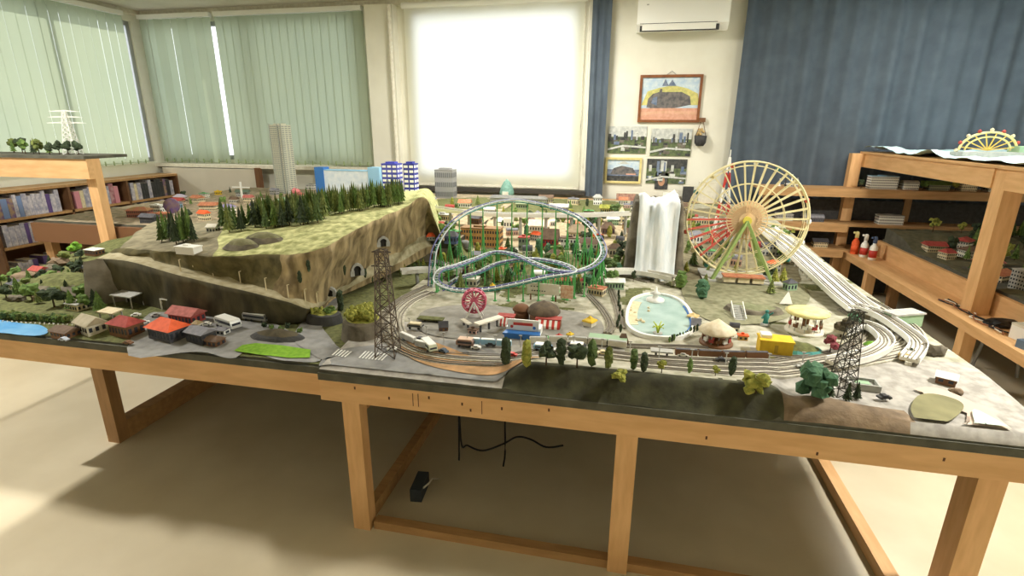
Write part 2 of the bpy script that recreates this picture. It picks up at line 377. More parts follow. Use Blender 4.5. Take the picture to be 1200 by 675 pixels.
pic = picture('framed_painting', .37, 1.83, .55, .40, mat('brown_frame', (140,86,48), (116,68,36), 20, .5), .025,
  [(rect(0, .5, 1, 1), 1), ([(.05,.5),(.1,.68),(.3,.76),(.55,.82),(.8,.74),(.98,.62),(1,.5),(1,.35),(0,.35)], 2), ([(.35,.8),(.4,.97),(.46,.82),(.52,.95),(.6,.8)], 5), ([(.1,.3),(.12,.5),(.2,.62),(.3,.66),(.7,.66),(.85,.56),(.88,.36),(.6,.28),(.25,.26)], 3), ([(.18,.4),(.2,.52),(.28,.56),(.28,.34)], 5), ([(.3,.62),(.32,.74),(.36,.74),(.36,.62)], 3), (rect(0, 0, 1, .28), 4), ([(0,.1),(.4,.16),(1,.12),(1,.2),(.5,.22),(0,.18)], 6)],
  [pc['sky'], pc['sky'], pc['yel'], pc['grey'], pc['earthy'], pc['bluegrey'], pc['path']], 'brown-framed painting of a dark steam train among yellow hills, below the air conditioner', 'painting')
MB().tube([(-.05, -.01, .22), (0, -.01, .26), (.05, -.01, .22)], .003).build('hanging_cord', metal, pic)
def layout_photo(cx, cz, w, h, label, seed, top):
    r = random.Random(seed); pt = [(rect(0, .62, 1, 1), top)]
    for i in range(26):
        u, v = r.uniform(0, .9), r.uniform(0, .55); a, b_ = r.uniform(.04, .16), r.uniform(.04, .14)
        pt.append((rect(u, v, min(1, u+a), min(1, v+b_)), r.choice([2, 3, 4, 5, 5, 2])))
    for i in range(9):
        u = r.uniform(0, .92); pt.append((rect(u, .5, min(1, u+r.uniform(.03,.08)), r.uniform(.65, .95)), r.choice([2, 4, 3])))
    pt.append(([(0,.1),(.4,.25),(1,.2),(1,.26),(.4,.32),(0,.18)], 3))
    return picture('photograph', cx, cz, w, h, None, 0, pt, [pc['green'], pc['pale'], pc['dark'], pc['pale'], pc['bluegrey'], pc['rail']], label, 'photograph')
layout_photo(.0-.02, 1.43, .39, .27, 'unframed photo of a model railway town, pinned left below the painting', 1, 1)
layout_photo(.42, 1.41, .40, .27, 'unframed photo with two tall grey towers, pinned directly below the painting', 2, 1)
layout_photo(.40, 1.12, .40, .25, 'unframed photo of green model scenery pinned lowest below the painting', 5, 2)
picture('framed_photograph', .0-.04, 1.12, .33, .22, mat('pale_gold_frame', (226,212,150), (206,190,126), 20, .5), .022,
  [(rect(0,.55,1,1), 1), ([(.1,.3),(.2,.6),(.45,.72),(.8,.62),(.95,.3)], 2), (rect(0,0,1,.25), 3), ([(.3,.8),(.5,.95),(.7,.8)], 4), (rect(.6,.3,.9,.36), 5)],
  [pc['bluegrey'], pc['sky'], pc['grey'], pc['dark'], pc['pale'], pc['earthy']], 'small pale gold frame with a dark blue locomotive picture', 'picture')
hd = picture('portrait_photograph', .36, 1.02, .13, .17, None, 0, [([(.5+.46*math.cos(a/8*PI), .52+.44*math.sin(a/8*PI)) for a in range(16)], 1), ([(.5+.26*math.cos(a/8*PI), .48+.28*math.sin(a/8*PI)) for a in range(16)], 2)], [pc['dark'], pc['dark'], pc['skin']], 'small dark card with an oval pale face, beside the gold frame', 'photograph')
hb = empty('hanging_pot', (.70, BY-.04, 1.38), 0, 'small dark hanging pot on the white wall beside the photos', 'flower pot')
MB().lathe([(.035, 0), (.055, .03), (.06, .1), (.052, .1)], n=14).build('pot', dkgrey, hb)
MB().tube([(-.05, 0, .09), (-.02, 0, .2), (0, .02, .26)], .003).tube([(.05, 0, .09), (.02, 0, .2), (0, .02, .26)], .003).bbox((-.03, .0, .23), (.03, .035, .27)).build('hanger', brownp, hb)
lf = MB()
for i in range(10): lf.blob((random.uniform(-.03,.03), random.uniform(-.03,.03), .11+random.uniform(0,.05)), .016, seed=i, sub=1)
lf.build('dried_flowers', mat('dry_flower', (186,160,110)), hb)
# ceiling lights: square recessed fittings out of frame, the room's lamps
def ceiling_light(x, y, watt, label, s=.6):
    r = empty('ceiling_light', (x, y, CZ), 0, label, 'ceiling light')
    MB().bbox((-.34, -.34, -.03), (.34, -.31, 0)).bbox((-.34, .31, -.03), (.34, .34, 0)).bbox((-.34, -.31, -.03), (-.31, .31, 0)).bbox((.31, -.31, -.03), (.34, .31, 0)).build('light_frame', white, r)
    MB().bbox((-.31, -.31, -.012), (.31, .31, -.002)).build('diffuser', mat('lamp_diffuser', (255,250,235), emit=4), r)
    d = bpy.data.lights.new('ceiling_lamp', 'AREA'); d.shape = 'SQUARE'; d.size = s; d.energy = watt; d.color = (1, .96, .88)
    o = bpy.data.objects.new('ceiling_lamp', d); C.objects.link(o); o.parent = r; o.location = (0, 0, -.035)
ceiling_light(-3.7, 1.95, 50, 'square ceiling light above the left table, out of view', .22)
ceiling_light(2.17, 1.95, 80, 'square ceiling light above the right end of the big table, out of view', .22)
ceiling_light(-.9, 4.3, 62, 'square ceiling light near the roller blind, out of view')
ceiling_light(2.5, 4.4, 20, 'square ceiling light near the navy curtain, out of view')
# daylight
W = bpy.data.worlds.new('sky'); bpy.context.scene.world = W; W.use_nodes = True
bg = W.node_tree.nodes['Background']; bg.inputs['Color'].default_value = (.92, .97, 1, 1); bg.inputs['Strength'].default_value = 1.65
sc = bpy.context.scene
sc.view_settings.view_transform = 'Standard'; sc.view_settings.look = 'None'; sc.view_settings.gamma = 1; sc.view_settings.use_curve_mapping = False
sc.view_settings.exposure = 0.5
sd = bpy.data.lights.new('sun', 'SUN'); sd.energy = 3.0; sd.angle = math.radians(.6); sd.color = (1, .96, .88)
so = bpy.data.objects.new('sun', sd); C.objects.link(so); so.rotation_euler = Vector((2.95, .3, -1.9)).to_track_quat('-Z', 'Y').to_euler()

# ================================================================== TABLES
ZT = .69
def bx_child(root, name, a, b, m, label=None):
    c = [(p+q)/2 for p, q in zip(a, b)]; o = MB().bbox([p-q for p, q in zip(a, c)], [p-q for p, q in zip(b, c)]).build(name, m, root)
    o.location = Vector(c)-root.location
    if label: o['label'] = label
    return o
# big right-hand layout table
T2 = empty('layout_table', (.08, 1.56, 0), 0, 'large pine table carrying the amusement park model in the middle of the room', 'table')
TX0, TX1, TY0, TY1 = -1.04, 1.2, 1.54, 5.55
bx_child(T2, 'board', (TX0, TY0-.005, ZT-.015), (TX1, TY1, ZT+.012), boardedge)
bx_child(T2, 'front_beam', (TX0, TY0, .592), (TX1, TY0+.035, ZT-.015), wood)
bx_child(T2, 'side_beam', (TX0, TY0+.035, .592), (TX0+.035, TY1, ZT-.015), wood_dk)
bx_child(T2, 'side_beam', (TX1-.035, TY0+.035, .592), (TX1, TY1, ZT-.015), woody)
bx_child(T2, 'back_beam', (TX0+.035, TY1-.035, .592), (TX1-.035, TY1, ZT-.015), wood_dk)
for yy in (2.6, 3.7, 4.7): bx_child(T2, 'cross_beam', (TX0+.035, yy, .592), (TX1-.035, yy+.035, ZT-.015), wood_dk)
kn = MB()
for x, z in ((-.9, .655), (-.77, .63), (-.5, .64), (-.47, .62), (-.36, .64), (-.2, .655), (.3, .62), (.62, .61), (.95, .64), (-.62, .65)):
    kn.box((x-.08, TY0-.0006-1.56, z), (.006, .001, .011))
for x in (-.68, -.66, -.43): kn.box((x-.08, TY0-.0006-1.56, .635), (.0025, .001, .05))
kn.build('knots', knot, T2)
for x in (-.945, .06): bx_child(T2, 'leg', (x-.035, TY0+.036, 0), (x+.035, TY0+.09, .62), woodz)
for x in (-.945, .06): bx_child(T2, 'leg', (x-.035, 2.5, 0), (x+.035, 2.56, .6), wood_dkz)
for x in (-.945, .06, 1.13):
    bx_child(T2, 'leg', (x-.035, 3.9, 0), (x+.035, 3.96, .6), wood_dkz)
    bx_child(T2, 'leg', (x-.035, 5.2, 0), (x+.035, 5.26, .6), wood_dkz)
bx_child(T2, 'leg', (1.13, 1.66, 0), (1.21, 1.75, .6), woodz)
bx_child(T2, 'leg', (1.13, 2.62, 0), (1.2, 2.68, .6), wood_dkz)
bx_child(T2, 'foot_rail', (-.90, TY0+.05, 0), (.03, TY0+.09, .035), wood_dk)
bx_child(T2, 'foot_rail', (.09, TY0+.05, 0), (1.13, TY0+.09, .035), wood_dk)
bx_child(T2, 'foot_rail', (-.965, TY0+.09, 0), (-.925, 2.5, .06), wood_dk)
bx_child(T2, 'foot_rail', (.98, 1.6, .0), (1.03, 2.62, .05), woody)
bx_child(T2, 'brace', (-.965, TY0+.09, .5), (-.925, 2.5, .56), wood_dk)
# left-hand layout table
T1 = empty('layout_table', (-1.9, 1.6, 0), 0, 'pine table carrying the hill and village model on the left', 'table')
AX0, AX1, AY0, AY1 = -4.2, TX0-.004, 1.58, 3.9
AX0 = -3.36; AY1 = 3.1
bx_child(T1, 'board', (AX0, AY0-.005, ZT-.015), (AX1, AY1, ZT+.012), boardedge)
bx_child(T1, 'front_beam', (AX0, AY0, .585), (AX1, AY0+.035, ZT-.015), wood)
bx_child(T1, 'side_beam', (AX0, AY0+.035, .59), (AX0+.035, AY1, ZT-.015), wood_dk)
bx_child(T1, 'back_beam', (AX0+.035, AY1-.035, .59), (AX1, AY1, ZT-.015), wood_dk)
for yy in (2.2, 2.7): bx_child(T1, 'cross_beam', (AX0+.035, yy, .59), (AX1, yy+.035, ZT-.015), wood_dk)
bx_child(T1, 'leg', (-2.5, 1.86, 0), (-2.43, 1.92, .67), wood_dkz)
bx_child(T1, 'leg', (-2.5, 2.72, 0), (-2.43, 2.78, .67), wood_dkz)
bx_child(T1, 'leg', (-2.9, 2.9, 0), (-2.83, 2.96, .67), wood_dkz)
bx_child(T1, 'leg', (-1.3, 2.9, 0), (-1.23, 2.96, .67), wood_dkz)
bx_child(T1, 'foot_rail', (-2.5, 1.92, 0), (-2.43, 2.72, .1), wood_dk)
# town table behind the hill, at the left wall
T3 = empty('layout_table', (-3.6, 3.0, 0), 0, 'brown-edged table carrying the red-roofed town behind the hill', 'table')
bx_child(T3, 'board', (-4.42, 3.15, .80), (-1.05, 5.55, .84), boardedge)
bx_child(T3, 'front_beam', (-4.42, 3.12, .69), (-3.0, 3.15, .835), brownp)
bx_child(T3, 'side_beam', (-1.08, 3.2, .72), (-1.05, 5.55, .8), wood_dk)
for x, y in ((-4.37, 3.2), (-3.1, 3.2), (-4.37, 5.4), (-3, 5.4), (-1.45, 5.4), (-1.5, 4.0)): bx_child(T3, 'leg', (x-.035, y-.03, 0), (x+.035, y+.03, .8), wood_dkz)
# dark backing table seen at the far left under the frame
# left raised frame
LF = empty('shelf_frame', (-4.2, 3.0, 0), 0, 'tall pine frame at the left edge with trees and a white pylon on top', 'shelf')
bx_child(LF, 'front_beam', (-5.0, 3.0, 1.19), (-3.62, 3.04, 1.325), wood)
bx_child(LF, 'top_board', (-5.0, 2.99, 1.325), (-3.62, 3.32, 1.345), boardedge)
bx_child(LF, 'post', (-3.70, 3.04, 0), (-3.62, 3.1, 1.325), woodz)
bx_child(LF, 'post', (-4.98, 3.04, 0), (-4.9, 3.1, 1.325), woodz)
# bookcase along the left wall
BC = empty('bookcase', (-5.6, 4.6, 0), 0, 'low brown bookcase along the left wall filled with books', 'bookcase')
for z in (.03, .47, .72, .97): bx_child(BC, 'shelf_board', (-5.72, 3.55, z-.012), (-5.42, 5.6, z+.012), wood_dk)
for y in (3.55, 4.25, 4.9, 5.59): bx_child(BC, 'side_panel', (-5.72, y-.012, 0), (-5.42, y+.012, .958), mat('walnut_side', (122,88,60), (104,72,48), 8, .6))
bx_child(BC, 'back_panel', (-5.735, 3.55, 0), (-5.72, 5.6, .958), brownp)
# books
bk = random.Random(11)
cols = [('white', magw), ('purple', magp), ('red', magr), ('pale blue', mat('book_blue', (120,140,180))), ('cream', cream), ('dark', dkgrey), ('pink', mat('book_pink', (206,140,150))), ('violet', mat('book_violet', (96,76,130)))]
proto = {}
def book(y, z, w, h, d, ci, shelf, pos):
    nm, m = cols[ci]
    r = MB().bbox((0, 0, 0), (d, w, h)).build('book', m, None, (-5.44-d, y, z))
    pg = MB().bbox((.004, .003, h-.002), (d-.006, w-.003, h+.0005)).build('pages', cream, r)
    r['label'] = '%s book spine standing on the %s of the left bookcase' % (nm, shelf); r['category'] = 'book'; r['group'] = '%s books on the %s' % (nm, shelf)
for z, shelf in ((.732, 'top shelf'), (.482, 'middle shelf'), (.042, 'bottom shelf')):
    y = 3.6
    while y < 5.5:
        if abs((y+.05)-4.25) < .06 or abs((y+.05)-4.9) < .06: y += .05; continue
        w_ = bk.uniform(.03, .055); h = bk.uniform(.17, .215) if z > .4 else bk.uniform(.2, .3)
        if any(y < s+.014 and y+w_ > s-.014 for s in (4.25, 4.9)): y += .012; continue
        if y+w_ > 5.56: break
        if z < .4 and y > 4.2: break
        ci = bk.choice([0, 0, 1, 3, 5, 7, 4]) if y > 4.8 else bk.choice([0, 0, 0, 6, 2, 4]) if y > 4.2 else bk.choice([0, 0, 7, 1, 3])
        book(y, z, w_, h, bk.uniform(.14, .19), ci, shelf, y); y += w_+.002
# right bench, frame and layout table
RB = empty('bench_table', (2.15, 4.2, 0), 0, 'long low pine bench on the right holding two bottles and loose cables', 'bench')
bx_child(RB, 'bench_top', (2.05, 2.2, .42), (2.27, 5.55, .45), woody)
bx_child(RB, 'front_apron', (2.055, 2.2, .385), (2.08, 5.55, .42), woody)
bx_child(RB, 'back_board', (2.27, 2.2, .42), (2.30, 5.3, .585), woody)
for y in (2.8, 3.5, 4.9, 5.45): bx_child(RB, 'leg', (2.08, y, 0), (2.15, y+.07, .42), woodz)
RF = empty('shelf_frame', (2.2, 4.5, 0), 0, 'tall pine frame on the right topped with a pale cyan sheet', 'shelf')
bx_child(RF, 'post', (2.15, 3.62, .45), (2.25, 3.73, 1.335), woodz)
bx_child(RF, 'post', (2.03, 5.56, 0), (2.12, 5.64, 1.335), woodz)
bx_child(RF, 'front_beam', (2.14, 3.73, 1.215), (2.18, 5.56, 1.335), woody)
bx_child(RF, 'front_beam', (2.14, 2.4, 1.215), (2.18, 3.62, 1.335), woody)
bx_child(RF, 'end_beam', (2.12, 5.56, 1.215), (3.3, 5.6, 1.335), wood)
bx_child(RF, 'top_board', (2.12, 2.4, 1.335), (3.3, 5.64, 1.352), woody)
bx_child(RF, 'post', (3.2, 2.5, 0), (3.28, 2.58, 1.335), woodz)
RL = empty('layout_table', (3, 4, 0), 0, 'layout table behind the pine bench on the right with trees and small grey buildings', 'table')
bx_child(RL, 'board', (2.305, 2.4, .57), (4.0, 5.28, .60), boardedge)
for x, y in ((2.4, 2.6), (2.4, 5.1), (3.9, 5.1), (3.9, 2.6)): bx_child(RL, 'leg', (x-.035, y-.03, 0), (x+.035, y+.03, .57), wood_dkz)
# tiered shelf along the navy curtain
TS = empty('tiered_shelf', (2.4, 5.4, 0), 0, 'three-tier pine shelf in front of the wide navy curtain', 'shelf')
for z, x0_ in ((1.02, 1.22), (.70, 1.3), (.46, 1.35)):
    bx_child(TS, 'shelf_board', (x0_, 5.34, z-.01), (4.0, 5.62, z+.012), wood_dk)
    bx_child(TS, 'shelf_lip', (x0_, 5.32, z-.06), (2.02 if z < 1 else 4.0, 5.34, z+.012), wood_dk)
for x in (1.36, 2.6, 3.9): bx_child(TS, 'shelf_post', (x-.03, 5.62, 0), (x+.03, 5.66, 1.02), wood_dkz)
bx_child(TS, 'back_panel', (1.22, 5.625, .0), (4.0, 5.63, .9), dkgrey)
# back-wall ledge behind the park
BL = empty('wall_ledge', (-.2, 5.7, 0), 0, 'dark-topped ledge under the roller blind carrying the silver buildings', 'ledge')
bx_child(BL, 'ledge_board', (-2.8, 5.58, .8), (.95, 5.69, .83), wood_dk)
bx_child(BL, 'ledge_front', (-2.8, 5.57, .6), (.95, 5.58, .8), dkgrey)
sheet = MB(); nx, ny = 30, 50; vs = []
for j in range(ny+1):
    for i in range(nx+1):
        x = 2.135+1.15*i/nx; y = 2.42+3.2*j/ny
        vs.append((x, y, 1.372+.02*noise.noise(Vector((x*9, y*9, 0)))+.045*max(0, noise.noise(Vector((x*3+4, y*3, 1))))))
sheet.add(vs, [(j*(nx+1)+i, j*(nx+1)+i+1, (j+1)*(nx+1)+i+1, (j+1)*(nx+1)+i) for j in range(ny) for i in range(nx)], 0, True)
tag(sheet.build('plastic_sheet', sheetm), 'crumpled pale cyan sheet spread over the top of the right pine frame', 'sheet')

# ================================================================== GROUND OF THE MODELS
def fbm(x, y, s=1, z=0): return noise.fractal(Vector((x*s, y*s, z)), .9, 2.0, 4)
def sstep(a, b, x):
    t = max(0, min(1, (x-a)/(b-a))); return t*t*(3-2*t)
G0 = ZT+.0125
def h2(x, y):                                   # ground of the park table
    z = .76 + .075*sstep(3.0, 5.0, y)
    front = 1-sstep(1.62, 1.95, y)
    left = 1-sstep(-.42, -.25, x)
    z = z-(.035*front*left)                      # low paved corner at the front left
    r = sstep(.5, .56, x); z = z-(.02*front*r)
    bank = sstep(-.42, -.28, x)*(1-sstep(.47, .55, x))
    e = sstep(1.535, 1.60, y+.012*fbm(x, 0, 6))
    zb = G0+(z+.028*bank*(1-sstep(1.6, 1.75, y))-G0)*e
    zz = z*(1-bank)+zb*bank if y < 1.9 else z
    if y < 1.6 and bank < .5: zz = min(zz, G0+.012+(z-G0-.012)*sstep(1.535, 1.585, y)) if x < -.3 else min(zz, G0+.006+(z-G0)*sstep(1.54, 1.556, y))
    m = math.exp(-(((x-.62)/.09)**2+((y-1.60)/.045)**2)); zz += .028*m
    m = math.exp(-(((x-.75)/.08)**2+((y-1.585)/.03)**2)); zz += .018*m
    e2 = sstep(TX1+.0-x, -.0, 0) if False else 1
    return zz
def grid(x0, x1, y0, y1, dx, h, skirt, sh=None):
    nx = max(2, int((x1-x0)/dx)); ny = max(2, int((y1-y0)/dx)); vs = []
    for j in range(ny+1):
        for i in range(nx+1):
            x = x0+(x1-x0)*i/nx; y = y0+(y1-y0)*j/ny; vs.append((x, y, h(x, y)))
    fs = [(j*(nx+1)+i, j*(nx+1)+i+1, (j+1)*(nx+1)+i+1, (j+1)*(nx+1)+i) for j in range(ny) for i in range(nx)]
    mb = MB().add(vs, fs, 0, True)
    edge = [i for i in range(nx+1)]+[j*(nx+1)+nx for j in range(1, ny+1)]+[ny*(nx+1)+i for i in range(nx-1, -1, -1)]+[j*(nx+1) for j in range(ny-1, 0, -1)]
    k = len(edge); ev = [vs[e] for e in edge]; mb.add(ev+[(v[0], v[1], skirt) for v in ev], [(i, k+i, k+(i+1) % k, (i+1) % k) for i in range(k)], 1)
    return mb
def terrain(mb, name, mats, label, zone=None):
    if zone:
        for i, f in enumerate(mb.f):
            if mb.m[i] == 0:
                c = [sum(mb.v[v][k] for v in f)/len(f) for k in range(3)]; mb.m[i] = zone(*c)
    o = mb.build(name, mats); o['kind'] = 'structure'; o['label'] = label; return o
def zone2(x, y, z):
    n = fbm(x, y, 5)
    bank = sstep(-.42, -.28, x)*(1-sstep(.47, .55, x))
    if y < 1.625+.015*n and bank > .4+.15*n: return 2
    if .5 < x < .86 and y < 1.63 and z > .725: return 3
    if x < -.3 and y < 1.95: return 4
    if x > .5 and y < 2.0: return 4
    if n > .42 and y > 2.1: return 5
    return 0
terrain(grid(TX0+.004, TX1+.03, 1.54, 5.54, .014, h2, G0-.0005), 'park_terrain', [earth, boardedge, bankm, rockb, paving, turf], 'pale ground of the amusement park model with a dark grassy bank along its front edge', zone2)
def h1(x, y):
    return .712+.01*sstep(1.6, 1.75, y)+.004*fbm(x, y, 8)+.05*sstep(-2.35, -2.9, x)*0+.09*sstep(2.05, 2.9, y)*sstep(2.2, 2.5, -x)
terrain(grid(AX0+.004, TX0-.006, 1.585, 3.08, .02, h1, G0-.0005), 'village_terrain', [turf, boardedge], 'olive ground of the village model on the left table')
def h3(x, y): return .85+.006*fbm(x, y, 6)
terrain(grid(-4.41, TX0-.006, 3.16, 5.54, .05, h3, .8405), 'town_terrain', [townm, boardedge], 'brownish ground of the red-roofed town behind the hill')
def h4(x, y): return .605+.02*fbm(x, y, 3)+.10*sstep(4.6, 5.2, y)+.10*math.exp(-(((x-3.7)/.35)**2+((y-4.6)/.5)**2))
terrain(grid(2.31, 3.99, 2.42, 5.26, .05, h4, .6005), 'dark_valley_terrain', [mat('dim_olive_ground', (110,106,80), (84,84,62), 18, .95, .5), boardedge], 'dim olive ground of the layout behind the right bench')
def drape(pts, h, name, m, label, off=.0022, w=None, closed=False, cat=None):
    pass
def hz(x, y):
    if x > TX0-.003: return h2(x, y)
    return h1(x, y) if y < 3.1 else h3(x, y)
def patch(pixels, z, name, m, label, off=.003, zf=None, sub=4, kind='structure'):
    """flat patch laid on the ground: a fan of its own outline, draped on the ground height"""
    pts = [P(a, b, z) for a, b in pixels]; pts = smooth_path(pts, sub, True) if sub else pts
    c = sum(pts, Vector())/len(pts); k = len(pts); rings = 7; vs = []
    for r in range(rings+1):
        for p in pts:
            q = c+(p-c)*(r/rings)
            if q.x > TX0 and q.y < 2: q.y = max(q.y, 1.564); q.x = min(q.x, TX1+.02)
            vs.append((q.x, q.y, (zf or hz)(q.x, q.y)+off))
    fs = [(r*k+i, r*k+(i+1) % k, (r+1)*k+(i+1) % k, (r+1)*k+i) for r in range(rings) for i in range(k)]
    o = MB().add(vs, fs, 0, True).build(name, m); o['kind'] = kind; o['label'] = label; return o
def band(pixels, z, w, name, m, label, off=.003, thick=.003, n=6, closed=False, hf=None, kind='structure', cat=None):
    pts = smooth_path([P(a, b, z) for a, b in pixels], n, closed); pts = [Vector((p.x, p.y, (hf or hz)(p.x, p.y)+off)) for p in pts]
    o = MB().strip(pts, w, -thick, 0, 0, closed).build(name, m)
    if kind: o['kind'] = kind
    else: o['category'] = cat
    o['label'] = label; return pts
# --- front left paved corner with crossings
patch([(378,432),(384,414),(440,408),(500,405),(560,410),(600,428),(600,438),(570,450),(500,447),(440,442)], .725, 'road', asphalt, 'grey paved road corner with zebra crossings at the front left of the park', .004)
def stripes(p0, p1, n, w, dv, name):
    mb = MB()
    for i in range(n):
        t = i/(n-1); a = P(p0[0]+(p1[0]-p0[0])*t, p0[1]+(p1[1]-p0[1])*t, .725); b = P(p0[0]+(p1[0]-p0[0])*t+dv[0], p0[1]+(p1[1]-p0[1])*t+dv[1], .725)
        a.z = hz(a.x, a.y)+.0055; b.z = hz(b.x, b.y)+.0055; mb.bar(a, b, w, .001)
    o = mb.build(name, whiteline); o['kind'] = 'structure'; o['label'] = 'white zebra stripes painted on the grey road corner, '+('shorter set on the left' if n == 6 else 'longer set beside the tall lattice tower')
stripes((386,417), (404,420), 6, .006, (8,-6), 'zebra_crossing'); stripes((421,421), (447,424), 8, .006, (8,-7), 'zebra_crossing')
patch([(470,408),(500,406),(530,414),(560,424),(600,432),(640,434),(600,440),(560,441),(510,432),(478,420)], .725, 'earth_track', sand, 'orange-brown curved dirt strip beside the grey road corner', .0065)
patch([(545,404),(610,404),(720,412),(720,420),(640,424),(590,424),(560,416)], .745, 'plaza', paving, 'pale plaza strip behind the front row of cypresses', .004)
# --- village roads and lawn
patch([(150,415),(170,372),(200,366),(300,372),(345,392),(372,400),(375,420),(330,420),(290,410),(270,418),(230,410)], .722, 'road', asphalt, 'grey village road running between the roofed houses and the lawn', .003)
patch([(284,404),(300,402.5),(330,405),(364,410),(363,418),(340,418),(300,414),(274,410)], .722, 'lawn', lawn, 'bright green lawn at the front edge of the left table', .006, None, 0)
patch([(-30,372),(20,378),(48,381),(56,388),(40,392),(0,389),(-40,382)], .722, 'pond', bluewater, 'strip of bright blue water at the far left front edge', .006)
patch([(345,398),(352,380),(372,362),(392,350),(402,352),(382,372),(372,392),(384,402),(400,412),(384,420),(360,410)], .725, 'road', asphalt, 'short grey road curling up to the tunnel mouth under the hill', .005)
# --- rail tracks of the park
def track(pixels, z, lanes, label, width=.03, closed=False, zoff=.006, hf=None, base=ballast, n=7, pitch=.034):
    pts = smooth_path([P(a, b, z) for a, b in pixels], n, closed); f = hf or (lambda x, y: hz(x, y))
    pts = [Vector((p.x, p.y, f(p.x, p.y)+zoff)) for p in pts]
    root = empty('railway_track', pts[0], 0, label, 'railway track')
    W_ = pitch*lanes; adopt(root, MB().strip(pts, W_, -.010, 0, 0, closed), 'track_bed', base)
    for l in range(lanes):
        mb = MB(); o = (l-(lanes-1)/2)*pitch
        for s in (-.0065, .0065):
            q = []
            for i, p in enumerate(pts):
                a = pts[(i-1) % len(pts)] if i or closed else p; b = pts[(i+1) % len(pts)] if (i < len(pts)-1 or closed) else p
                d = Vector((b.x-a.x, b.y-a.y, 0)).normalized(); q.append(p+Vector((-d.y, d.x, 0))*(o+s))
            mb.strip(q, .0028, 0, .004, 0, closed)
        adopt(root, mb, 'rail_pair', railm)
    return root
whbed = mat('pale_track_bed', (206,202,188), (176,170,152), 60, .9)
track([(505,342),(482,352),(466,368),(466,386),(482,398),(520,407),(600,412),(680,412),(760,420),(860,425),(920,424),(985,414),(1030,404),(1050,394),(1040,376),(1015,360),(985,348)], .765, 2, 'pale double track looping around the front of the amusement park', base=whbed)
track([(500,336),(472,350),(452,368),(454,392),(475,406),(520,416),(600,420)], .76, 1, 'outer single track bending past the tall lattice tower')
track([(745,428),(860,436),(930,432),(1000,424),(1050,414),(1072,404),(1070,386),(1040,364),(1010,348)], .765, 2, 'outer double track sweeping around the right front corner', base=whbed)
track([(820,412),(880,414),(940,418),(985,408),(1012,392),(1005,374),(985,362)], .765, 1, 'inner single track behind the yellow market box')
track([(655,395),(730,404),(800,406),(830,408)], .765, 1, 'short siding in front of the pale green platform roof')
for (a, lab) in (([(505,326),(560,323),(640,324),(720,322),(760,330)], 'level track behind the roller coaster'), ([(690,345),(706,362),(716,380),(712,390)], 'curved track left of the round lake'), ([(716,338),(724,360),(728,384)], 'second curved track left of the round lake')):
    track(a, .765, 1, lab)
# --- high viaduct on the right edge
def viaduct(pts, w, label, lanes, deck=offwhite, pier=.07, mname='viaduct', under=None):
    pts = smooth_path(pts, 6); root = empty(mname, pts[0], 0, label, 'viaduct')
    adopt(root, MB().strip(pts, w, -.012, 0), 'deck', deck)
    e = MB()
    for s in (-1, 1):
        q = []
        for i, p in enumerate(pts):
            a = pts[max(0, i-1)]; b = pts[min(len(pts)-1, i+1)]; d = Vector((b.x-a.x, b.y-a.y, 0)).normalized(); q.append(p+Vector((-d.y, d.x, 0))*s*w/2)
        e.strip(q, .004, -.012, .012)
    adopt(root, e, 'parapet', white)
    acc = 0; last = pts[0]
    for p in pts[1:]:
        acc += (p-last).length; last = p
        if acc > pier:
            acc = 0; g = hz(p.x, p.y) if under is None else under(p.x, p.y)
            if p.z-.012-g > .012: adopt(root, MB().cyl((p.x, p.y, g), (p.x, p.y, p.z-.012), min(.011, w*.3), n=8), 'pier', deck)
    for l in range(lanes):
        mb = MB(); o = (l-(lanes-1)/2)*w/lanes*.9
        for s in (-.0065, .0065):
            q = []
            for i, p in enumerate(pts):
                a = pts[max(0, i-1)]; b = pts[min(len(pts)-1, i+1)]; d = Vector((b.x-a.x, b.y-a.y, 0)).normalized(); q.append(p+Vector((-d.y, d.x, 0))*(o+s))
            mb.strip(q, .003, 0, .004)
        adopt(root, mb, 'rail_pair', railm)
    return root
viaduct([P(897,266,.86), P(930,292,.85), P(962,320,.83), P(990,345,.81), P(1012,362,.80)], .13, 'broad white railway viaduct descending right of the ferris wheel', 3, white)
viaduct([P(1000,358,.80), P(1030,368,.795), P(1056,384,.79), P(1076,402,.79), P(1066,420,.785)], .055, 'white elevated track curving around the right front corner', 2)
viaduct([P(985,388,.79), P(1010,380,.79), P(1030,388,.79), P(1038,402,.79), P(1015,416,.785), P(975,424,.785)], .05, 'inner white elevated track around the bright green mound', 2)
viaduct([P(504,243,.95), P(560,250,.95), P(620,252,.95), P(680,252,.95), P(740,250,.95)], .07, 'long grey viaduct crossing behind the roller coaster', 2, ltgrey, .16)
viaduct([P(470,318,.80), P(500,316,.80), P(540,318,.80)], .05, 'short grey rail bridge left of the roller coaster', 1, ltgrey, .08)
viaduct([P(660,322,.80), P(700,319,.80), P(745,318,.80), P(790,326,.80)], .05, 'pale low viaduct below the white waterfall', 1, offwhite, .08)
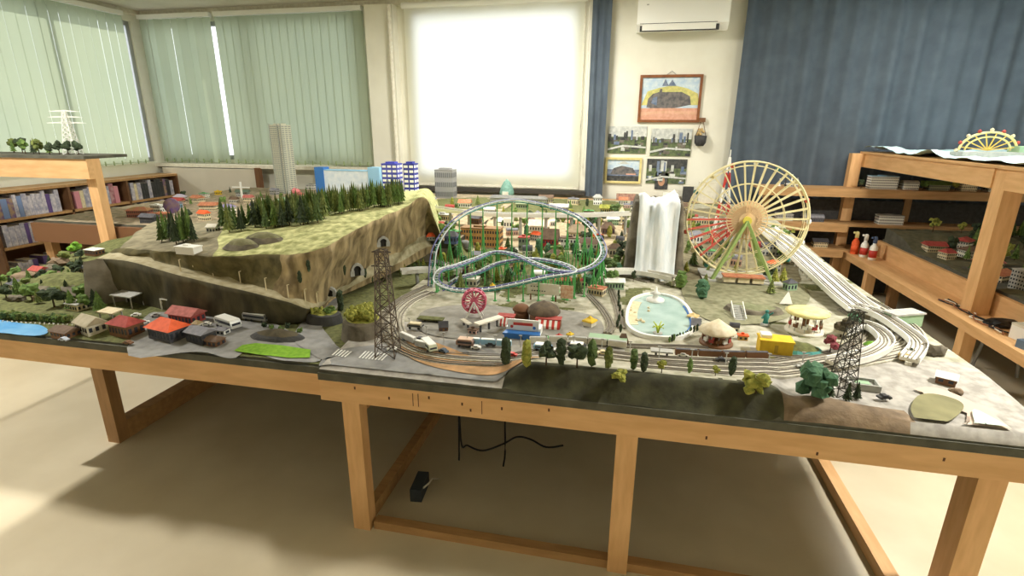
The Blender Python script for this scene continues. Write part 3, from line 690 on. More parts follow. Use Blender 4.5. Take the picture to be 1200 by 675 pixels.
# ================================================================== HILL (left)
def V3(px, py, z): return P(px, py, z)
ST = [ # base, wall top, road inner, cliff/grass edge, ridge, back : (px,py,z)
 [(150,353,.722),(112,303,.94),(125,298,.95),(140,290,.965),(160,272,.985),(175,262,.985),(185,258,.85)],
 [(176,359,.722),(150,306,.94),(165,301,.945),(190,295,.985),(205,280,1.0),(215,268,1.0),(222,262,.85)],
 [(212,367,.722),(200,320,.915),(210,314,.92),(235,300,.995),(240,280,1.02),(245,266,1.03),(250,258,.85)],
 [(255,373,.722),(248,332,.885),(258,325,.89),(275,300,1.0),(285,278,1.04),(290,262,1.05),(296,252,.85)],
 [(300,378,.722),(296,343,.865),(306,336,.87),(315,298,1.01),(325,274,1.055),(332,256,1.065),(340,246,.86)],
 [(340,380,.722),(338,354,.84),(345,348,.845),(350,297,1.025),(362,264,1.075),(368,249,1.08),(376,240,.88)],
 [(368,372,.73),(368,362,.78),(371,357,.79),(372,293,1.04),(388,258,1.09),(394,244,1.09),(400,236,.9)],
 [(392,350,.735),(394,346,.75),(395,340,.78),(396,282,1.06),(412,250,1.1),(418,240,1.1),(424,232,.92)],
 [(415,340,.74),(416,334,.77),(416,325,.81),(420,268,1.08),(434,244,1.11),(440,235,1.11),(446,228,.93)],
 [(442,328,.75),(443,320,.79),(443,308,.84),(446,255,1.095),(456,238,1.12),(462,231,1.12),(468,224,.94)],
 [(472,314,.76),(473,305,.80),(473,292,.86),(474,243,1.11),(478,233,1.13),(482,228,1.13),(488,222,.95)],
 [(498,300,.77),(499,290,.82),(499,276,.88),(499,234,1.13),(500,229,1.135),(500,226,1.13),(503,222,.96)]]
rows = [[V3(*s) for s in st] for st in ST]
last = [v+Vector((.05, .16, 0)) for v in rows[-1]]; last = [Vector((v.x, v.y, .80-.0*i)) for i, v in enumerate(last)]
rows.append(last)
def interp(rows, nu, nv):
    cols = [smooth_path([r[j] for r in rows], nu) for j in range(len(rows[0]))]
    n = len(cols[0]); out = []; seg = []
    for i in range(n):
        line = []
        for j in range(len(cols)-1):
            for k in range(nv[j]): t = k/nv[j]; line.append((cols[j][i].lerp(cols[j+1][i], t), j+t))
        line.append((cols[-1][i], len(cols)-1)); out.append(line)
    return out
G = interp(rows, 8, [6, 2, 9, 7, 3, 2]); nU = len(G); nV = len(G[0]); vs = []; zid = []
for i, line in enumerate(G):
    for j, (p, s) in enumerate(line):
        q = Vector(p); a = .012 if s < 1 else .001 if s < 2 else .03 if s < 3 else .012 if s < 5 else 0
        if 0 < s: q += Vector((noise.noise(q*9)*a, noise.noise(q*9+Vector((5, 0, 0)))*a, noise.noise(q*14+Vector((9, 0, 0)))*a*.6))
        if i == nU-1: q = Vector(p)
        vs.append(q)
hb_ = MB(); faces = [(i*nV+j, (i+1)*nV+j, (i+1)*nV+j+1, i*nV+j+1) for i in range(nU-1) for j in range(nV-1)]
hb_.add(vs, faces, 0, True); hb_.m = []
for i in range(nU-1):
    for j in range(nV-1):
        s = G[i][j][1]; u = i/8
        hb_.m.append(0 if (s < 1 and u < 6.2) else 2 if s < 1 else 1 if s < 2 else ((3 if u < 4.3 else 2) if s < 3 else 4 if u > 2.3 else 5))
roadc = mat('cream_path', (188,180,150), (160,150,118), 30, .9)
hillside = mat('olive_hillside', (118,108,72), (80,76,48), 20, .95, .8)
hl = hb_.build('hill', [wallrock, roadc, cliffm, hillside, hillm, mat('grey_olive_rock', (150,142,116), (112,106,84), 20, .95, .8)]); hl['kind'] = 'structure'; hl['label'] = 'long model hill with grassy top, brown cliff and a dark retaining wall'
def hill_top(px, py):    # height of the hill under a pixel: closest station point
    best = None; d = ray(px, py); o = Vector((0, 0, HC))
    hit, loc, nrm, idx = hl.ray_cast(o, d.normalized())
    return loc if hit else None
# ramp at the left end of the hill
r1 = [P(104,352,.722), P(128,352,.722), P(148,345,.75), P(112,303,.945), P(98,306,.935)]
rp = MB(); pts = [P(100,356,.722), P(151,352,.724), P(120,303,.944), P(97,307,.935)]
rp.add([pts[0], pts[1], pts[2], pts[3]]+[(p.x, p.y+.0, .7) for p in pts], [(0,1,2,3),(0,3,7,4),(1,5,6,2),(2,6,7,3)], 0)
o = rp.build('stone_ramp', mat('grey_mauve_stone', (154,146,134), (128,120,108), 20, .9, .4)); tag(o, 'grey stone ramp slope at the left end of the hill wall', 'ramp')
# tunnel portals
def tunnel(px, py, w, h, label, depth=.05, rz=0, z=None):
    loc = hill_top(px, py)
    if loc is None: return
    r = empty('tunnel_portal', loc, rz, label, 'tunnel')
    arc = [(-w/2, 0), (-w/2, h*.5)]+[(-w/2*math.cos(a*PI/8), h*.5+h*.5*math.sin(a*PI/8)) for a in range(1, 8)]+[(w/2, h*.5), (w/2, 0)]
    MB().add([(x, -.020, z_) for x, z_ in arc]+[(x*.9, .03, z_*.9) for x, z_ in arc], [tuple(range(len(arc)))], 0).build('tunnel_mouth', mat('tunnel_dark', (34,32,28)), r)
    fr = MB(); n = len(arc)
    for i in range(n-1): fr.bar((arc[i][0], -.022, arc[i][1]), (arc[i+1][0], -.022, arc[i+1][1]), .02, .012)
    fr.build('portal_arch', ltgrey, r)
tunnel(386, 346, .065, .045, 'dark tunnel mouth where the curling road meets the hill', rz=.3)
tunnel(418, 322, .05, .06, 'grey tunnel mouth in the middle of the brown cliff', rz=.7)
tunnel(448, 288, .05, .05, 'small dark tunnel high in the cliff behind the lattice tower', rz=.7)
# stone-walled plant block and brown mounds in front of the tunnel
def mound(cx, cy, rx, ry, h, z0, label, top, side, seed=0, wall=.5, name='mound', rz=0):
    mb = MB(); n = 28; R = 7; vs = []
    for r in range(R+1):
        t = r/R
        for i in range(n):
            a = 2*PI*i/n; k = 1+.10*noise.noise(Vector((math.cos(a)*1.5, math.sin(a)*1.5, seed)))
            prof = 1-t**2.2 if wall == 0 else (1-wall*t**2 if t < .85 else (1-wall*.72)*(1-(t-.85)/.15))
            x = math.cos(a)*rx*t*k; y = math.sin(a)*ry*t*k
            vs.append((cx+x*math.cos(rz)-y*math.sin(rz), cy+x*math.sin(rz)+y*math.cos(rz), z0+h*max(0, prof)+.006*noise.noise(Vector((x*30, y*30, seed)))*(1 if r < R else 0)))
    fs = []; ms = []
    for r in range(R):
        for i in range(n): mb.add([vs[r*n+i], vs[(r+1)*n+i], vs[(r+1)*n+(i+1) % n], vs[r*n+(i+1) % n]], [(0,1,2,3)], 0 if r < R-2 else 1)
    o = mb.build(name, [top, side]); o['kind'] = 'structure'; o['label'] = label; return o
pa = P(420,400,.725); mound(pa.x-.0, pa.y+.05, .095, .085, .095, .722, 'stone-walled planted block beside the zebra crossings', gyel, rockg, 1, .25, 'planted_rock', -.2)
pa = P(378,380,.725); mound(pa.x-.01, pa.y+.03, .085, .06, .055, .722, 'low grey walled mound covered in yellow-green growth below the tunnel', gyel, dkgrey, 2, .25, 'planted_rock')
pa = P(322,397,.725); mound(pa.x, pa.y+.02, .13, .05, .035, .722, 'flat dark brown mound behind the bright lawn', mat('brown_mound', (92,84,64), (72,66,50), 20, .95), dkgrey, 3, 0, 'earth_mound')
pa = P(62,340,.74); mound(pa.x, pa.y+.08, .30, .16, .07, .735, 'low olive mound between the hedge and the stone ramp', turf, rockg, 4, 0, 'earth_mound')
# ================================================================== LAKE AND WATERFALL
LK = [(744,350),(762,345),(786,348),(803,358),(812,376),(810,388),(796,396),(772,396),(750,392),(736,382),(735,368),(738,358)]
lk = smooth_path([P(a, b, .768) for a, b in LK], 6, True); lz = max(h2(p.x, p.y) for p in lk)+.003
root = empty('lake', P(775,372,lz), 0, 'round pale teal lake with a thick white rim in the amusement park', 'lake')
rim = [Vector((p.x, p.y, lz)) for p in lk]
adopt(root, MB().prism([(p.x, p.y) for p in rim], lz-.012, lz+.004), 'water_surface', lakem)
adopt(root, MB().strip(rim, .013, -.015, .014, 0, True), 'rim', white)
c_ = sum(rim, Vector())/len(rim)
adopt(root, MB().strip([c_+(p-c_)*.93+Vector((0,0,.002)) for p in rim[3*6:8*6]], .006, 0, .006), 'blue_lining', blue)
adopt(root, MB().strip([c_+(p-c_)*.86 for p in rim[9*6:12*6]], .05, -.005, .006), 'shingle_shore', cream)
wp = P(766,325,.765)
mw = MB(); nx, ny = 34, 26; vs = []
def hm(u, v):   # u -1..1 across, v 0 front..1 back
    prof = sstep(0, .35, v+.12*noise.noise(Vector((u*3, v*2, 3))))*(1-sstep(.75, 1, v)); side = 1-sstep(.72, 1.0, abs(u))
    return .41*prof*side*(1+.12*noise.noise(Vector((u*4, v*4, 7))))
for j in range(ny+1):
    for i in range(nx+1):
        u = i/nx*2-1; v = j/ny; x = wp.x+u*.175; y = wp.y-.01+v*.34; vs.append((x+.01*noise.noise(Vector((x*20, y*20, 1))), y+.012*noise.noise(Vector((u*8, v*8, 2))), .755+hm(u, v)))
mw.add(vs, [(j*(nx+1)+i, j*(nx+1)+i+1, (j+1)*(nx+1)+i+1, (j+1)*(nx+1)+i) for j in range(ny) for i in range(nx)], 0, True)
mtn = mw.build('rock_mountain', rockg); tag(mtn, 'dark grey rock mountain carrying the white waterfall', 'mountain')
wf = MB(); nx2, ny2 = 16, 22; vs = []
for j in range(ny2+1):
    for i in range(nx2+1):
        u = (i/nx2*2-1)*.62; v = -.03+.62*j/ny2; x = wp.x+u*.175*(1+.10*noise.noise(Vector((0, v*9, u*2)))); y = wp.y-.022+v*.34-.01*noise.noise(Vector((u*14, v*3, 9)))-.006
        vs.append((x, y-.012, .760+hm(u*.8, max(0, v))+.012+.01*noise.noise(Vector((u*10, v*12, 4)))))
wf.add(vs, [(j*(nx2+1)+i, j*(nx2+1)+i+1, (j+1)*(nx2+1)+i+1, (j+1)*(nx2+1)+i) for j in range(ny2) for i in range(nx2)], 0, True)
wfo = wf.build('waterfall', fallm); tag(wfo, 'broad white waterfall tumbling down the dark rock left of the ferris wheel', 'waterfall')
fm_ = MB()
for i in range(14): fm_.blob((wp.x+random.uniform(-.11, .11), wp.y-.02+random.uniform(-.02, .02), .768), random.uniform(.012, .022), seed=i, sub=1)
fm_.build('foam', fallm, wfo)
# corner pond at the front right
PD = [(1066,482),(1074,470),(1092,468),(1118,474),(1128,482),(1118,494),(1100,504),(1082,502),(1070,495)]
patch(PD, .735, 'pond', pondm, 'flat olive pond in the right front corner', .010)
patch([(1070,462),(1100,462),(1150,482),(1182,505),(1190,516),(1160,516),(1130,512),(1136,494),(1124,478),(1098,470)], .735, 'shore', mat('pinkish_shore', (208,184,164), (190,180,168), 12, .8), 'pinkish beige shore around the olive corner pond', .007)
patch([(1140,486),(1172,502),(1196,518),(1196,524),(1150,516),(1140,500)], .735, 'pond', mat('pale_green_water', (190,214,200), (206,218,206), 10, .4), 'pale green shallows at the outermost right corner', .014)

# ================================================================== ROLLER COASTER
CP = [(505,335,2.45),(510,292,2.58),(532,260,2.75),(562,243,2.9),(600,235,3.0),(640,241,3.02),(672,252,2.98),(692,266,2.85),(707,290,2.7),(702,307,2.55),(680,318,2.45),(652,318,2.4),(625,309,2.5),(602,299,2.62),(580,296,2.7),(558,304,2.62),(535,312,2.5),(516,318,2.42),(512,331,2.36),(532,340,2.3),(565,340,2.3),(600,334,2.32),(640,325,2.36),(672,319,2.42),(655,309,2.52),(620,304,2.58),(585,309,2.58),(560,320,2.52),(535,328,2.46),(514,345,2.40),(503,350,2.42)]
cpts = [Q(a, b, y) for a, b, y in CP]; path = smooth_path(cpts, 9, True)
RC = empty('roller_coaster', P(600,345,.762), 0, 'large roller coaster with violet and white rails on many green supports', 'roller coaster')
def offs(path, o, dz, closed=True):
    out = []; k = len(path)
    for i, p in enumerate(path):
        a = path[(i-1) % k]; b = path[(i+1) % k]; d = (b-a); d.z = 0; d.normalize(); out.append(p+Vector((-d.y, d.x, 0))*o+Vector((0, 0, dz)))
    return out
adopt(RC, MB().tube(offs(path, -.014, .006), .0036, 6, 0, True), 'rail', railw, 'white rail')
adopt(RC, MB().tube(offs(path, .014, .006), .0036, 6, 0, True), 'rail', railp, 'violet rail')
adopt(RC, MB().tube(offs(path, 0, -.008), .0036, 6, 0, True), 'track_spine', teal, 'teal spine tube')
ti = MB(); a_ = offs(path, -.014, .006); b_ = offs(path, .014, .006); c__ = offs(path, 0, -.008)
for i in range(0, len(path), 2): ti.bar(a_[i], b_[i], .003, .003); ti.bar(c__[i], a_[i], .0025, .0025); ti.bar(c__[i], b_[i], .0025, .0025)
adopt(RC, ti, 'cross_ties', railw)
for i in range(0, len(path), 4):
    p = path[i]; g = hz(p.x, p.y)
    if p.z-g < .05: continue
    s = MB().cyl((p.x, p.y, g), (p.x, p.y, p.z-.012), .0036, n=7)
    if p.z-g > .14: q = offs(path, .035, 0)[i]; s.cyl((q.x, q.y, g), (p.x, p.y, g+(p.z-g)*.72), .003, n=6); q = offs(path, -.035, 0)[i]; s.cyl((q.x, q.y, g), (p.x, p.y, g+(p.z-g)*.72), .003, n=6)
    s.cyl((p.x, p.y, g), (p.x, p.y, g+.004), .010, n=8); adopt(RC, s, 'support_column', pipeg)
# ================================================================== FERRIS WHEEL
hub = Q(874,257,3.0); R_ = .302
FW = empty('ferris_wheel', (hub.x, hub.y, .765), 0, 'large cream ferris wheel with radiating spokes and green legs', 'ferris wheel')
ang = -.05
def fwp(a, r, dy): return Vector((hub.x+r*math.cos(a)*math.cos(ang)-dy*math.sin(ang), hub.y+r*math.cos(a)*math.sin(ang)+dy*math.cos(ang), hub.z+r*math.sin(a)))
fcream = mat('wheel_cream', (232,222,176), rough=.5); fred = mat('wheel_coral', (226,104,88), rough=.5); fgreen = mat('wheel_leg_green', (150,176,104), rough=.5)
for dy in (-.016, .016):
    adopt(FW, MB().tube([fwp(2*PI*i/72, R_, dy) for i in range(72)], .0048, 6, 0, True).tube([fwp(2*PI*i/72, R_*.93, dy) for i in range(72)], .0022, 5, 0, True), 'rim', fcream)
    adopt(FW, MB().tube([fwp(2*PI*i/60, R_*.62, dy) for i in range(60)], .0022, 5, 0, True), 'inner_ring', fcream)
NS = 34
for i in range(NS):
    a = 2*PI*i/NS+.05; dg = math.degrees(a) % 360; isred = 180 < dg < 226
    s = MB()
    for dy in (-.014, .014): s.bar(fwp(a, .02, dy*.8), fwp(a, R_, dy), .0075 if not isred else .011, .005)
    s.bar(fwp(a, R_, -.016), fwp(a, R_, .016), .004, .004); adopt(FW, s, 'spoke', fred if isred else fcream, 'coral red spoke' if isred else None)
hb2 = MB(); hb2.cyl(fwp(0, 0, -.06), fwp(0, 0, .06), .022, n=16); adopt(FW, hb2, 'hub', mat('hub_yellow', (224,210,92), rough=.5))
dsk = MB()
for i in range(36):
    a = 2*PI*i/36; dsk.bar(fwp(a, .02, -.04), fwp(a+.25, .10, -.036), .006, .003); dsk.bar(fwp(a, .02, -.04), fwp(a-.25, .10, -.036), .006, .003)
dsk.cyl(fwp(0, 0, -.03), fwp(0, 0, -.025), .075, n=32); dsk.tube([fwp(2*PI*i/40, .10, -.036) for i in range(40)], .003, 5, 0, True); adopt(FW, dsk, 'hub_web', mat('web_peach', (236,204,160), rough=.5))
for i in range(NS):
    if i % 2: continue
    a = 2*PI*i/NS+.05; c = fwp(a, R_+.004, 0); g = MB(); c.z -= .012
    g.lathe([(.004, .012), (.011, .008), (.012, -.004), (.008, -.012)], c, 8)
    adopt(FW, g, 'gondola', [white, fred, fcream, tealp][i//2 % 4])
base = P(872,338,.765)
for sx in (-1, 1):
    for dy in (-.075, .075):
        b = Vector((hub.x+sx*.155, hub.y+dy*1.3, hz(hub.x, hub.y))); t = fwp(0, 0, dy*.75)
        l = MB().bar(b, t, .020, .014)
        for k in (.3, .6): m_ = b.lerp(t, k); m2 = Vector((hub.x, m_.y, m_.z)); l.bar(m_, m_+(m2-m_)*.55+Vector((0,0,.05)), .005, .005)
        adopt(FW, l, 'leg', fgreen)
adopt(FW, MB().bbox((hub.x-.2, hub.y-.13, .75), (hub.x+.2, hub.y+.13, .772)), 'platform', ltgrey)
for dx in (-.07, .0, .07): adopt(FW, MB().bbox((hub.x+dx-.028, hub.y-.15, .772), (hub.x+dx+.028, hub.y-.09, .80)).prism([(hub.x+dx-.034, hub.y-.156), (hub.x+dx+.034, hub.y-.156), (hub.x+dx+.034, hub.y-.084), (hub.x+dx-.034, hub.y-.084)], .80, .806, 1), 'boarding_booth', [cream, terracotta])
# ================================================================== HOUSES
def house(loc, w, d, h, rz, wall, roof, kind, label, rh=None, cat='model building', name='house', win=True, group=None):
    r = empty(name, loc, rz, label, cat, group); rh = h*.5 if rh is None else rh; e = .08*w
    b = MB().bbox((-w/2, -d/2, -.004), (w/2, d/2, h), 0)
    if win:
        nw = max(2, int(w/.014)); nf = max(1, int(h/.022))
        for f_ in range(nf):
            zc = h*(f_+.5)/nf
            for i in range(nw): x = -w/2+w*(i+.5)/nw; b.box((x, -d/2-.0006, zc), (w/nw*.5, .0015, h/nf*.45), 0, 1)
            nd = max(1, int(d/.016))
            for sx in (-1, 1):
                for i in range(nd): y = -d/2+d*(i+.5)/nd; b.box((sx*(w/2+.0006), y, zc), (.0015, d/nd*.5, h/nf*.45), 0, 1)
    b.build('walls', [wall, winm], r)
    if kind == 'gable':
        v = [(-w/2-e, -d/2-e, h), (w/2+e, -d/2-e, h), (w/2+e, d/2+e, h), (-w/2-e, d/2+e, h), (-w/2-e, 0, h+rh), (w/2+e, 0, h+rh)]
        MB().add(v, [(0,1,5,4), (2,3,4,5), (0,4,3), (1,2,5), (0,3,2,1)]).build('roof', roof, r)
    elif kind == 'hip':
        k = .25*w; v = [(-w/2-e, -d/2-e, h), (w/2+e, -d/2-e, h), (w/2+e, d/2+e, h), (-w/2-e, d/2+e, h), (-w/2+k, 0, h+rh), (w/2-k, 0, h+rh)]
        MB().add(v, [(0,1,5,4), (2,3,4,5), (0,4,3), (1,2,5), (0,3,2,1)]).build('roof', roof, r)
    elif kind == 'flat':
        MB().bbox((-w/2-.003, -d/2-.003, h), (w/2+.003, d/2+.003, h+.004)).bbox((-w*.2, -d*.2, h+.004), (w*.1, d*.15, h+.012)).build('roof', roof, r)
    elif kind == 'barrel':
        n = 8; pr = [(-d/2*math.cos(PI*i/n), h+rh*math.sin(PI*i/n)) for i in range(n+1)]
        MB().add([(-w/2-.002, *q) for q in pr]+[(w/2+.002, *q) for q in pr], [(i, i+1, n+2+i, n+1+i) for i in range(n)]+[tuple(range(n+1)), tuple(range(2*n+1, n, -1))]).build('roof', roof, r)
    elif kind == 'pyramid':
        v = [(-w/2-e, -d/2-e, h), (w/2+e, -d/2-e, h), (w/2+e, d/2+e, h), (-w/2-e, d/2+e, h), (0, 0, h+rh)]
        MB().add(v, [(0,1,4), (1,2,4), (2,3,4), (3,0,4), (0,3,2,1)]).build('roof', roof, r)
    return r
def H(px, py, z, *a, **k):
    p = P(px, py, z); p.z = hz(p.x, p.y); p = P(px, py, p.z); p.z = hz(p.x, p.y); return house(p, *a, **k)
# village on the left table
H(150, 391, .722, .085, .06, .035, -.15, brownp, redroof, 'hip', 'small village house with a dull red roof, first from the blue water', .02)
H(199, 396, .722, .10, .07, .034, -.2, slate, orange, 'hip', 'village house with a bright orange roof and dark walls', .025)
H(237, 400, .722, .07, .055, .03, -.2, dkgrey, greyroof, 'gable', 'dark village house with a grey roof beside the bright orange roof', .012)
H(220, 376, .722, .10, .06, .028, -.1, redroof, pinkroof, 'gable', 'long pinkish red roofed house behind the bright orange roof', .018)
H(262, 391, .722, .03, .03, .014, 0, white, greyroof, 'gable', 'tiny white kiosk between the grey-roofed house and the silver bus')
H(108, 388, .722, .08, .06, .028, -.3, offwhite, mat('beige_roof', (186,176,150), (164,154,128), 40), 'gable', 'beige barn with a pale roof left of the dull red roof', .02)
H(78, 393, .722, .07, .05, .018, -.1, brownp, brownroof, 'gable', 'low brown shed next to the strip of blue water', .01)
H(252, 404, .722, .05, .04, .018, -.1, brownp, brownroof, 'hip', 'small brown hut at the table edge left of the bright lawn', .01)
H(232, 386, .722, .025, .025, .02, 0, offwhite, mat('tan_dome', (170,150,110)), 'pyramid', 'small tan pointed hut right of the pinkish red roof')
def canopy(px, py, z, w, d, h, rz, m, label, cat='carport', name='carport'):
    p = P(px, py, z); p.z = hz(p.x, p.y); r = empty(name, p, rz, label, cat)
    MB().box((0, 0, h), (w, d, .005), 0, 0, .1).build('canopy_roof', m, r)
    for sx in (-1, 1):
        for sy in (-1, 1): MB().cyl((sx*w*.42, sy*d*.38, -.003), (sx*w*.42, sy*d*.38, h-.003+sy*d*.03), .0028, n=6).build('post', ltgrey, r)
    return r
canopy(152, 358, .722, .12, .07, .055, -.1, ltgrey, 'larger pale flat carport roof at the foot of the retaining wall')
canopy(131, 373, .722, .085, .05, .035, -.1, cream, 'smaller pale flat carport roof in front of the larger one')
g = P(197, 364, .722); r = empty('goal_frame', g, -.1, 'thin white rectangular frame behind the pinkish red roof', 'frame')
MB().bar((-.03, 0, 0), (-.03, 0, .045), .004, .004).bar((.03, 0, 0), (.03, 0, .045), .004, .004).bar((-.032, 0, .045), (.032, 0, .045), .004, .004).build('gate_frame', white, r)
MB().bar((-.028, .012, .0), (-.028, .0, .04), .002, .002).bar((.028, .012, 0), (.028, 0, .04), .002, .002).build('stay', white, r)
# vehicles
def bus(px, py, z, L, w, h, rz, body, roof, label, name='bus', cat='bus', wheels=2):
    p = P(px, py, z); p.z = hz(p.x, p.y)+.0075; r = empty(name, p, rz, label, cat)
    b = MB(); pr = [(-L/2, .006), (-L/2, h*.8), (-L/2+.004, h), (L/2-.006, h), (L/2, h*.55), (L/2, .006)]; k = len(pr)
    b.add([(x, -w/2, z_) for x, z_ in pr]+[(x, w/2, z_) for x, z_ in pr], [(i, (i+1) % k, k+(i+1) % k, k+i) for i in range(k)]+[tuple(range(k)), tuple(range(2*k-1, k-1, -1))], 0)
    b.build('body', body, r); MB().bbox((-L/2+.006, -w/2+.001, h), (L/2-.008, w/2-.001, h+.0025)).build('roof', roof, r)
    wn = MB()
    for sy in (-1, 1): wn.bbox((-L/2+.006, sy*w/2-.0006, h*.52), (L/2-.006, sy*w/2+.0006, h*.82))
    wn.box((L/2+.0003, 0, h*.62), (.001, w*.8, h*.25)); wn.build('windows', winm, r)
    for x in ([-L*.3, L*.3] if wheels == 2 else [-L*.34, -L*.1, L*.34]):
        for sy in (-1, 1): MB().cyl((x, sy*w/2-.002, .0035), (x, sy*w/2+.001, .0035), .0045, n=10).build('wheel', black, r)
    return r
silver = mat('silver_paint', (206,210,206), rough=.35, metal=.2)
bus(268, 384, .722, .11, .04, .034, -.35, silver, white, 'large silver bus parked beside the village road', wheels=3)
bus(302, 377, .722, .11, .035, .028, -.1, mat('grey_bus', (150,150,146), rough=.5), white, 'long white-topped bus parked behind the bright lawn', wheels=3)
bus(503, 414, .722, .085, .028, .024, -.85, mat('sage_bus', (190,196,170), rough=.5), white, 'pale green bus on the orange dirt strip')
bus(546, 409, .735, .06, .03, .024, 0, mat('mauve_bus', (150,124,112), rough=.5), mat('pinkish_top', (220,190,166)), 'brown bus with a pinkish roof on the pale plaza')
bus(487, 384, .765, .055, .024, .018, .0, mat('dull_bus', (140,136,120), rough=.5), cream, 'cream-roofed bus parked inside the left bend of the double track')
bus(636, 416, .745, .06, .026, .018, 0, sky_b, white, 'pale blue and white bus behind the front cypresses')
bus(676, 415, .745, .055, .026, .018, 0, dkgrey, white, 'white-roofed dark bus behind the front cypresses')
bus(613, 380, .765, .02, .012, .01, 1.2, white, white, 'tiny white van beside the white ramp roof')
def car(px, py, z, rz, m, label, s=1.0):
    p = P(px, py, z); p.z = hz(p.x, p.y)+.0085; r = empty('car', p, rz, label, 'model car')
    L, w = .034*s, .015*s; pr = [(-.5, .12), (-.5, .5), (-.3, .58), (-.2, .95), (.15, .95), (.3, .58), (.5, .5), (.5, .12)]; k = len(pr)
    MB().add([(x*L, -w/2, z_*.012*s) for x, z_ in pr]+[(x*L, w/2, z_*.012*s) for x, z_ in pr], [(i, (i+1) % k, k+(i+1) % k, k+i) for i in range(k)]+[tuple(range(k)), tuple(range(2*k-1, k-1, -1))]).build('body', m, r)
    MB().bbox((-.17*L, -w/2-.0004, .0072*s), (.14*L, w/2+.0004, .0106*s)).build('windows', winm, r)
    for x in (-.3, .3):
        for sy in (-1, 1): MB().cyl((x*L, sy*w/2-.001, .0018*s), (x*L, sy*w/2+.0006, .0018*s), .0026*s, n=8).build('wheel', black, r)
cars = [(520,418,.722,-.4,navy,'dark blue model car in front of the pale green bus'),(558,412,.735,.1,white,'white model car right of the brown bus'),(575,410,.735,0,dkgrey,'dark grey model car left of the first cypress'),
 (460,414,.725,.2,white,'white model car at the foot of the lattice tower'),(478,394,.765,0,mat('car_blue',(120,150,190),rough=.4),'pale blue model car inside the left track bend'),(492,395,.765,0,slate,'slate grey model car beside the pale blue one'),
 (600,418,.745,0,red,'red model car behind the second cypress'),(655,418,.745,0,white,'white model car between the two parked buses'),(706,420,.75,.1,mat('car_cream',(230,214,170),rough=.4),'cream model car behind the front bank'),(150,402,.722,0,brownp,'brown model car at the dull red roof'),
 (75,398,.722,0,mat('car_silver',(190,198,214),rough=.4),'silver model car at the end of the blue water'),(160,372,.722,.6,white,'white model car by the carports'),(183,372,.722,.8,ltgrey,'light grey model car on the village road'),(243,383,.722,.3,white,'small white model car behind the silver bus',),
 (170,381,.722,1,white,'white model car beside the dull red roof'),(372,366,.74,.7,white,'white model car driving up to the tunnel'),(940,436,.745,0,ltgrey,'light grey model car on the right front plaza'),(1035,470,.74,.2,dkgrey,'dark model car left of the corner pond'),
 (845,424,.765,0,dkgrey,'dark model car in front of the small carousel'),(800,418,.765,0,white,'white model car behind the round green bush')]
for c in cars: car(*c)
# park buildings
H(565, 288, .78, .21, .08, .085, 0, mat('orange_facade', (214,166,104), (190,140,84), 40), mat('brown_flat', (150,118,80), (128,98,66), 30), 'flat', 'long orange-brown hall behind the roller coaster', win=True)
H(645, 292, .78, .075, .07, .05, 0, mat('red_hall', (186,56,52), (160,44,44), 40), brownroof, 'gable', 'bright red temple-like hall with a dark gabled roof', .045)
H(614, 292, .78, .05, .05, .055, 0, mat('grey_green_wall', (124,136,118)), redroof, 'flat', 'grey-green building with a red top left of the bright red hall')
H(676, 280, .80, .11, .07, .035, .1, cream, mat('beige_big_roof', (222,204,180), (200,180,156), 40), 'hip', 'beige wide-roofed building right of the bright red hall', .035)
H(632, 272, .82, .11, .06, .03, 0, offwhite, mat('pale_pink_roof', (230,206,190), (210,186,170), 40), 'gable', 'pale pink roofed building behind the bright red hall', .03)
H(712, 275, .82, .07, .06, .03, .2, mat('dim_brown_wall', (120,92,80)), brownroof, 'hip', 'dark brown hipped building at the right end of the roller coaster', .03)
H(596, 268, .82, .05, .05, .04, 0, white, white, 'barrel', 'small round-topped white building behind the coaster', .03)
H(574, 250, .84, .07, .05, .025, 0, ltgrey, mat('round_white', (240,240,226)), 'barrel', 'white barrel-roofed shed on the back left of the park')
H(520, 258, .84, .10, .06, .03, 0, cream, ltgrey, 'flat', 'cream flat building beneath the silver tower block')
H(690, 262, .84, .13, .05, .03, 0, greenp, mat('green_tarp', (90,140,100), (76,120,86), 30), 'barrel', 'green barrel-roofed hall behind the coaster', .012)
H(712, 250, .85, .10, .05, .03, 0, mat('straw_wall', (206,190,120)), gyel, 'gable', 'straw-coloured building in front of the gold picture frame', .02)
H(728, 262, .84, .04, .04, .05, 0, cream, cream, 'pyramid', 'slim cream pointed tower left of the rock mountain', .04)
H(655, 248, .86, .12, .05, .025, 0, offwhite, ltgrey, 'gable', 'pale long station building near the roller blind', .02)
H(612, 245, .86, .08, .05, .03, 0, mat('sage_wall', (150,164,130)), mat('sage_roof', (130,140,110)), 'gable', 'sage green house near the roller blind', .02)
H(545, 243, .86, .08, .05, .03, 0, white, terracotta, 'gable', 'white house with a terracotta roof right of the silver block', .02)
H(740, 285, .80, .05, .05, .05, 0, cream, brownroof, 'gable', 'cream timbered house just left of the rock mountain', .02)
H(720, 300, .79, .06, .05, .035, .2, offwhite, brownroof, 'hip', 'white house with a brown roof behind the pale low viaduct', .02)
H(530, 300, .78, .06, .05, .03, 0, mat('bluewall', (96,112,156)), slate, 'hip', 'blue-walled house inside the left end of the coaster', .02)
H(552, 334, .765, .06, .05, .025, 0, offwhite, offwhite, 'flat', 'low white flat building inside the coaster loop')
# grey dome tank
r = empty('domed_tank', P(545,292,.775), 0, 'grey round-domed tank inside the left part of the coaster', 'tank'); r.location.z = hz(r.location.x, r.location.y)
MB().lathe([(.035, -.002), (.035, .05), (.031, .062), (.018, .07), (.004, .073)], n=20).build('tank_shell', midgrey, r); MB().lathe([(.0355, .02), (.037, .022), (.0355, .024)], n=20).build('tank_band', ltgrey, r)
